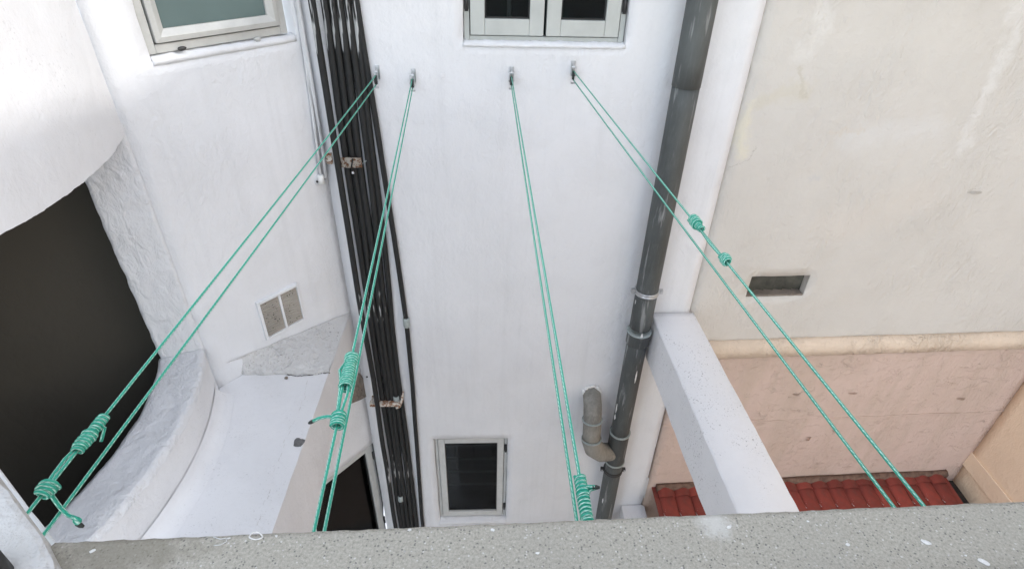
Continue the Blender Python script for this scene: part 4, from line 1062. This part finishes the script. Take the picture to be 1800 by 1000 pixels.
# cement ledge at the viewer's left, with a lower white lip
cem = thing('cement_ledge', (-.6, .35, -.9), 'rough pale cement ledge with a lower white lip in the bottom left corner', 'ledge')
def wavy_top(poly, z0, z1, mat, name, amp, edge):
    bm = new(); pts = []
    m_ = len(poly)
    for i in range(m_):
        a, b_ = poly[i], poly[(i + 1) % m_]; k = max(1, int((b_ - a).length / .02))
        for j in range(k):
            q = a.lerp(b_, j / k); pts.append((q.x + nz(q, 40, edge), q.y + nz(q + Vector((3, 3, 3)), 40, edge)))
    prism(bm, pts, z0, z1); bmesh.ops.recalc_face_normals(bm, faces=bm.faces)
    return emit(name, bm, mat, cem, bevel=amp)
P_ = [on_z(*p, -.49) for p in ((-60, 760), (0, 848), (50, 908), (76, 943), (93, 968), (103, 990), (108, 1060))]
poly = P_ + [Vector((P_[-1].x, .05, -.49)), Vector((-1.0, .05, -.49)), Vector((-1.0, P_[0].y + .25, -.49))]
wavy_top(poly, -.60, -.485, m_cement, 'cement_top', .006, .003)
Q_ = [on_z(*p, -.73) for p in ((-60, 745), (0, 827), (76, 923), (88, 938), (104, 958), (112, 966))]
poly = Q_ + [Vector((Q_[-1].x + .02, .12, -.73)), Vector((-1.4, .12, -.73)), Vector((-1.4, Q_[0].y + .35, -.73))]
wavy_top(poly, -.85, -.73, m_white, 'white_lip', .004, .002)
post = thing('window_post', on_z(-12, 1015, -.485), 'black rubber corner of the window frame at the extreme bottom left', 'window frame')
c = on_z(-16, 1018, -.485); bm = new(); tube(bm, [c + Vector((0, 0, 0)), c + Vector((0, 0, .02)), c + Vector((0, 0, .024))], [.016, .016, .012], 16); emit('rubber_foot', bm, m_rubber, post)

# ================================================================== pulleys and clotheslines
RR = 0.0025
PUL = {'A': ((661, 140), 'steel pulley nearest the black pipes, first from the left', .10), 'B': ((725, 146), 'steel pulley second from the left, just right of the black pipes', .05),
       'C': ((899, 142), 'steel pulley below the grey window, third from the left', -.03), 'D': ((1008, 132), 'steel pulley nearest the drainpipe, rightmost of the four', -.10)}
PC = {}
WR = 0.019
for key, ((px, py), lab, yaw) in PUL.items():
    y0_ = FAC.at(F(px, py)[0], 0).y; c = on_y(px, py + 1, y0_ - .048); PC[key] = c
    wall_y = FAC.at((c - FAC.p).dot(FAC.d), 0).y
    t = thing('pulley', (c.x, wall_y, c.z), lab, 'pulley', 'pulleys of the clotheslines on the house wall')
    fw = Vector((math.sin(yaw), -math.cos(yaw), 0)); sd_ = Vector((math.cos(yaw), math.sin(yaw), 0))
    bm = new(); Q = sd_.to_track_quat('Z', 'Y').to_matrix().to_4x4()
    prof = [(.006, -.006), (WR, -.0055), (WR, -.0045), (WR - .004, 0), (WR, .0045), (WR, .0055), (.006, .006)]; seg = 20
    rings = [[bm.verts.new(c + Q.to_3x3() @ Vector((r * math.cos(2 * math.pi * k / seg), r * math.sin(2 * math.pi * k / seg), h))) for k in range(seg)] for r, h in prof]
    for a, b_ in zip(rings, rings[1:]):
        for k in range(seg): bm.faces.new((a[k], a[(k + 1) % seg], b_[(k + 1) % seg], b_[k]))
    bm.faces.new(rings[0][::-1]); bm.faces.new(rings[-1]); bmesh.ops.recalc_face_normals(bm, faces=bm.faces); emit('wheel', bm, m_wheel, t)
    for s in (-1, 1):
        bm = new(); up_ = Vector((0, 0, 1)); pts = []
        for a, b_ in ((.028, -.008), (.036, .006), (.026, .016), (-.026, .016), (-.034, .006), (-.026, -.008)): pts.append(c + sd_ * (s * .0085) + up_ * a - fw * -b_ * .55)
        plate(bm, pts, sd_ * s, .0016); emit('cheek', bm, m_steel, t)
    bm = new(); tube(bm, [c - sd_ * .013, c + sd_ * .013], .004, 10); emit('axle', bm, m_steel, t)
    for dz_ in (.034, -.033):
        bm = new(); box_axes(bm, c + Vector((0, 0, dz_)), sd_ * .0100, fw * .009, Vector((0, 0, .002))); emit('bridge', bm, m_steel, t)
    bm = new(); tube(bm, [c + Vector((0, 0, .034)) - fw * .004, c + Vector((0, 0, .030)) - fw * .03, Vector((c.x, wall_y + .01, c.z + .028))], .0042, 8); emit('hook', bm, m_steel, t)
    bm = new(); wc = Vector((c.x, wall_y - .0025, c.z + .022)); box_axes(bm, wc, FAC.d * .0095, FAC.n * .0035, Vector((0, 0, .030))); emit('wall_plate', bm, m_steel, t, bevel=.001)

def line_pts(a, b_, n=14, sag=0.0):
    return [a.lerp(b_, i / n) - Vector((0, 0, sag * math.sin(math.pi * i / n))) for i in range(n + 1)]
def coil(bm, a, b_, turns, r, rope=RR, ph=0.0, wob=.12):
    d = b_ - a; L = d.length; d.normalize(); s = d.cross(Vector((0, 0, 1))).normalized(); u = d.cross(s); turns = max(turns, L / (2.15 * rope)); n = int(turns * 14); pts = []
    for i in range(n + 1):
        t = i / n; an = ph + 2 * math.pi * turns * t; rad = r * (1 + nz((t * 9, ph, r * 100), 1.0, wob))
        pts.append(a + d * (L * t) + s * (math.cos(an) * rad) + u * (math.sin(an) * rad))
    tube(bm, pts, rope, 8); return pts
def off(p, s, k): return p + s * k
NEAR_Y = 0.318
def extend(far, near, y=NEAR_Y):
    t = (y - far.y) / (near.y - far.y); return far.lerp(near, t)
ROPE_LAB = {'A': 'leftmost green clothesline, crossing the dark opening, with two knots and a short tail', 'B': 'green clothesline second from the left, knotted in front of the canopy edge',
            'C': 'green clothesline third from the left, ending in a long coil at the ledge', 'D': 'rightmost green clothesline, crossing drainpipe and beige wall, with two small knots'}
def rope_thing(key):
    c = PC[key]; return thing('clothesline', (c.x, 1.4, c.z), ROPE_LAB[key], 'clothesline', 'green clotheslines strung across the courtyard')
def loop_round(key, t, top_dir):
    """the rope's turn round the pulley wheel"""
    c = PC[key]; bm = new(); pts = []
    for k in range(13):
        a = math.pi / 2 + math.pi * k / 12
        pts.append(c + Vector((0, -math.cos(a) * (WR - .001), math.sin(a) * (WR - .001))))
    tube(bm, pts, RR, 8); emit('rope_turn', bm, m_rope, t)
def strand(t, pts, name='strand', r=RR, uv0=0.0, seg=8):
    bm = new(); tube(bm, pts, r, seg, uv0=uv0); return emit(name, bm, m_rope, t)
def side_of(d):
    return d.cross(Vector((0, 0, 1))).normalized()
def tip(t, p, d, r=RR * 1.15):
    bm = new(); tube(bm, [p - d * .006, p, p + d * .004], [r, r * 1.05, r * .6], 8); emit('burnt_end', bm, m_burnt, t)
def build_line(key, top_near, bot_near, knot_px=None, ztop=-.655, zbot=-.70):
    t = rope_thing(key); c = PC[key]
    ft = c + Vector((0, 0, WR - .001)); fb = c - Vector((0, 0, WR - .001))
    nt_ = extend(ft, on_z(*top_near, ztop)); nb = extend(fb, on_z(*bot_near, zbot))
    loop_round(key, t, None)
    strand(t, line_pts(fb, nb, 30, .004))
    return t, ft, nt_
def along(far, near, px, py):
    """point of the line far-near that is seen at a pixel (nearest to its sight line)"""
    d = ray(px, py).normalized(); u = near - far; best = min((i / 2000 for i in range(2001)), key=lambda s: ((far + u * s) - d * ((far + u * s).dot(d))).length)
    return far + u * best
def on_ray_y(px, py, y): return on_y(px, py, y)

# --- left line
t, far, near = build_line('A', (47, 903), (76, 939))
k0, k1 = along(far, near, 190, 733), along(far, near, 138, 787); k2 = along(far, near, 88, 860); d = (near - far).normalized(); s = side_of(d); u_ = s.cross(d)
strand(t, line_pts(far, k0, 30, .003)); strand(t, line_pts(k1, near, 8))
strand(t, [k1 + s * .004, k1.lerp(k2, .3) + s * .0075, k1.lerp(k2, .7) + s * .0062, k2 + s * .003])
bm = new(); coil(bm, k0, k0.lerp(k1, .62), 6.0, .0060); coil(bm, k0.lerp(k1, .55), k1, 3.0, .0080, ph=1.0, wob=.35); coil(bm, k0.lerp(k1, .6), k1 + d * .006, 2.2, .0062, ph=2.2)
kk = emit('knot', bm, m_rope, t)
q = k0.lerp(k1, .35); e1 = on_y(184, 752, q.y + .006); e2 = on_y(178, 775, q.y - .004)
strand(t, [q, q + (e1 - q) * .6 + Vector((0, 0, .006)), e1, e1.lerp(e2, .5), e2], 'rope_tail'); 
bm = new(); coil(bm, k2 - d * .010, k2 + d * .012, 2.4, .0078, rope=RR * 1.1, ph=.6, wob=.3); coil(bm, k2 - d * .006, k2 + d * .004, 1.3, .0105, rope=RR * 1.1, ph=2.4, wob=.2); emit('knot', bm, m_rope, t)
tp_ = [k2 + u_ * .006] + [on_y(px, py, k2.y + dy) + Vector((0, 0, dz_)) for px, py, dy, dz_ in ((96, 878, .0, 0), (107, 893, -.004, 0), (120, 905, -.008, 0), (131, 910, -.010, 0))]
strand(t, tp_, 'rope_tail', RR * 1.15)
dd = (tp_[-1] - tp_[-2]).normalized(); e_ = on_y(140, 919, k2.y - .012); bm = new(); tube(bm, [tp_[-1] - dd * .004, tp_[-1], tp_[-1].lerp(e_, .35), tp_[-1].lerp(e_, .75), e_], [RR * 1.1, RR * 1.25, RR * 1.9, RR * 2.0, RR * 1.2], 10); emit('frayed_end', bm, m_rope, t); tip(t, on_y(142, 923, k2.y - .012), dd, RR * 1.3)
# --- second line
t, far, near = build_line('B', (553, 927), (571, 927))
k0, k1 = along(far, near, 619, 628), along(far, near, 612, 667); k2 = along(far, near, 594, 736); d = (near - far).normalized(); s = side_of(d)
strand(t, line_pts(far, k0, 30, .003)); strand(t, line_pts(k2, near, 8))
strand(t, [k1 - s * .003, k1.lerp(k2, .4) - s * .006, k2 - s * .001]); strand(t, [k1 + s * .004, k1.lerp(k2, .4) + s * .004, k2 + s * .002])
strand(t, [k0 + s * .004, k0.lerp(k1, .6) + s * .015, k1 + s * .010, k1.lerp(k2, .3) + s * .007, k1.lerp(k2, .8) + s * .004])
bm = new(); coil(bm, k0, k1, 4.6, .0074, wob=.3); coil(bm, k0 - d * .002, k0 + d * .012, 1.3, .0098, ph=1.3, wob=.2); coil(bm, k1 - d * .03, k1 + d * .02, 1.4, .0088, ph=.5); emit('knot', bm, m_rope, t)
bm = new(); coil(bm, k2 - d * .012, k2 + d * .012, 2.0, .0072, ph=.9, wob=.25); coil(bm, k2 - d * .008, k2 + d * .016, 1.2, .0090, ph=3.0, wob=.25); emit('knot', bm, m_rope, t)
tp_ = [k2 + Vector((0, 0, .004))] + [on_y(px, py, k2.y + .002) for px, py in ((585, 732), (573, 732), (560, 735), (550, 740))]
strand(t, tp_, 'rope_tail', RR * 1.1); tip(t, on_y(546, 742, k2.y + .002), (tp_[-1] - tp_[-2]).normalized())
# --- third line
t, far, near = build_line('C', (1031, 908), (1013, 908))
k0 = along(far, near, 1018, 837); d = (near - far).normalized(); s = side_of(d)
strand(t, line_pts(far, near, 30, .003))
bm = new(); coil(bm, k0, k0 + d * .13, 13.5, .0066, wob=.12); emit('knot', bm, m_rope, t)
q = along(far, near, 1024, 858); tp_ = [q + Vector((.004, 0, .004)), on_y(1034, 855, q.y), on_y(1046, 855, q.y - .002)]
strand(t, tp_, 'rope_tail'); strand(t, [q + d * .012 + Vector((.006, 0, 0)), on_y(1036, 861, q.y - .002), on_y(1047, 857, q.y - .002)], 'rope_tail'); tip(t, on_y(1049, 856, q.y - .002), Vector((1, 0, 0)))
# --- right line
t, far, near = build_line('D', (1620, 883), (1568, 885))
k0, k1, k2 = along(far, near, 1217, 386), along(far, near, 1233, 404), along(far, near, 1272, 457); d = (near - far).normalized(); s = side_of(d)
strand(t, line_pts(far, near, 30, .003)); strand(t, [k1 + s * .004, k1.lerp(k2, .5) + s * .007, k2 + s * .004])
bm = new(); coil(bm, k0, k1, 4.5, .0072, wob=.3); coil(bm, k0 - d * .004, k0 + d * .03, 1.5, .0115, ph=.4, wob=.3); emit('knot', bm, m_rope, t)
bm = new(); coil(bm, k2 - d * .014, k2 + d * .014, 2.4, .0082, ph=.2, wob=.2); coil(bm, k2 - d * .006, k2 + d * .010, 1.2, .0105, ph=2.0); emit('knot', bm, m_rope, t)
tip(t, on_y(1227, 388, k0.y), Vector((1, 0, .2)).normalized()); tip(t, on_y(1278, 464, k2.y - .01), Vector((.7, -.7, 0)))
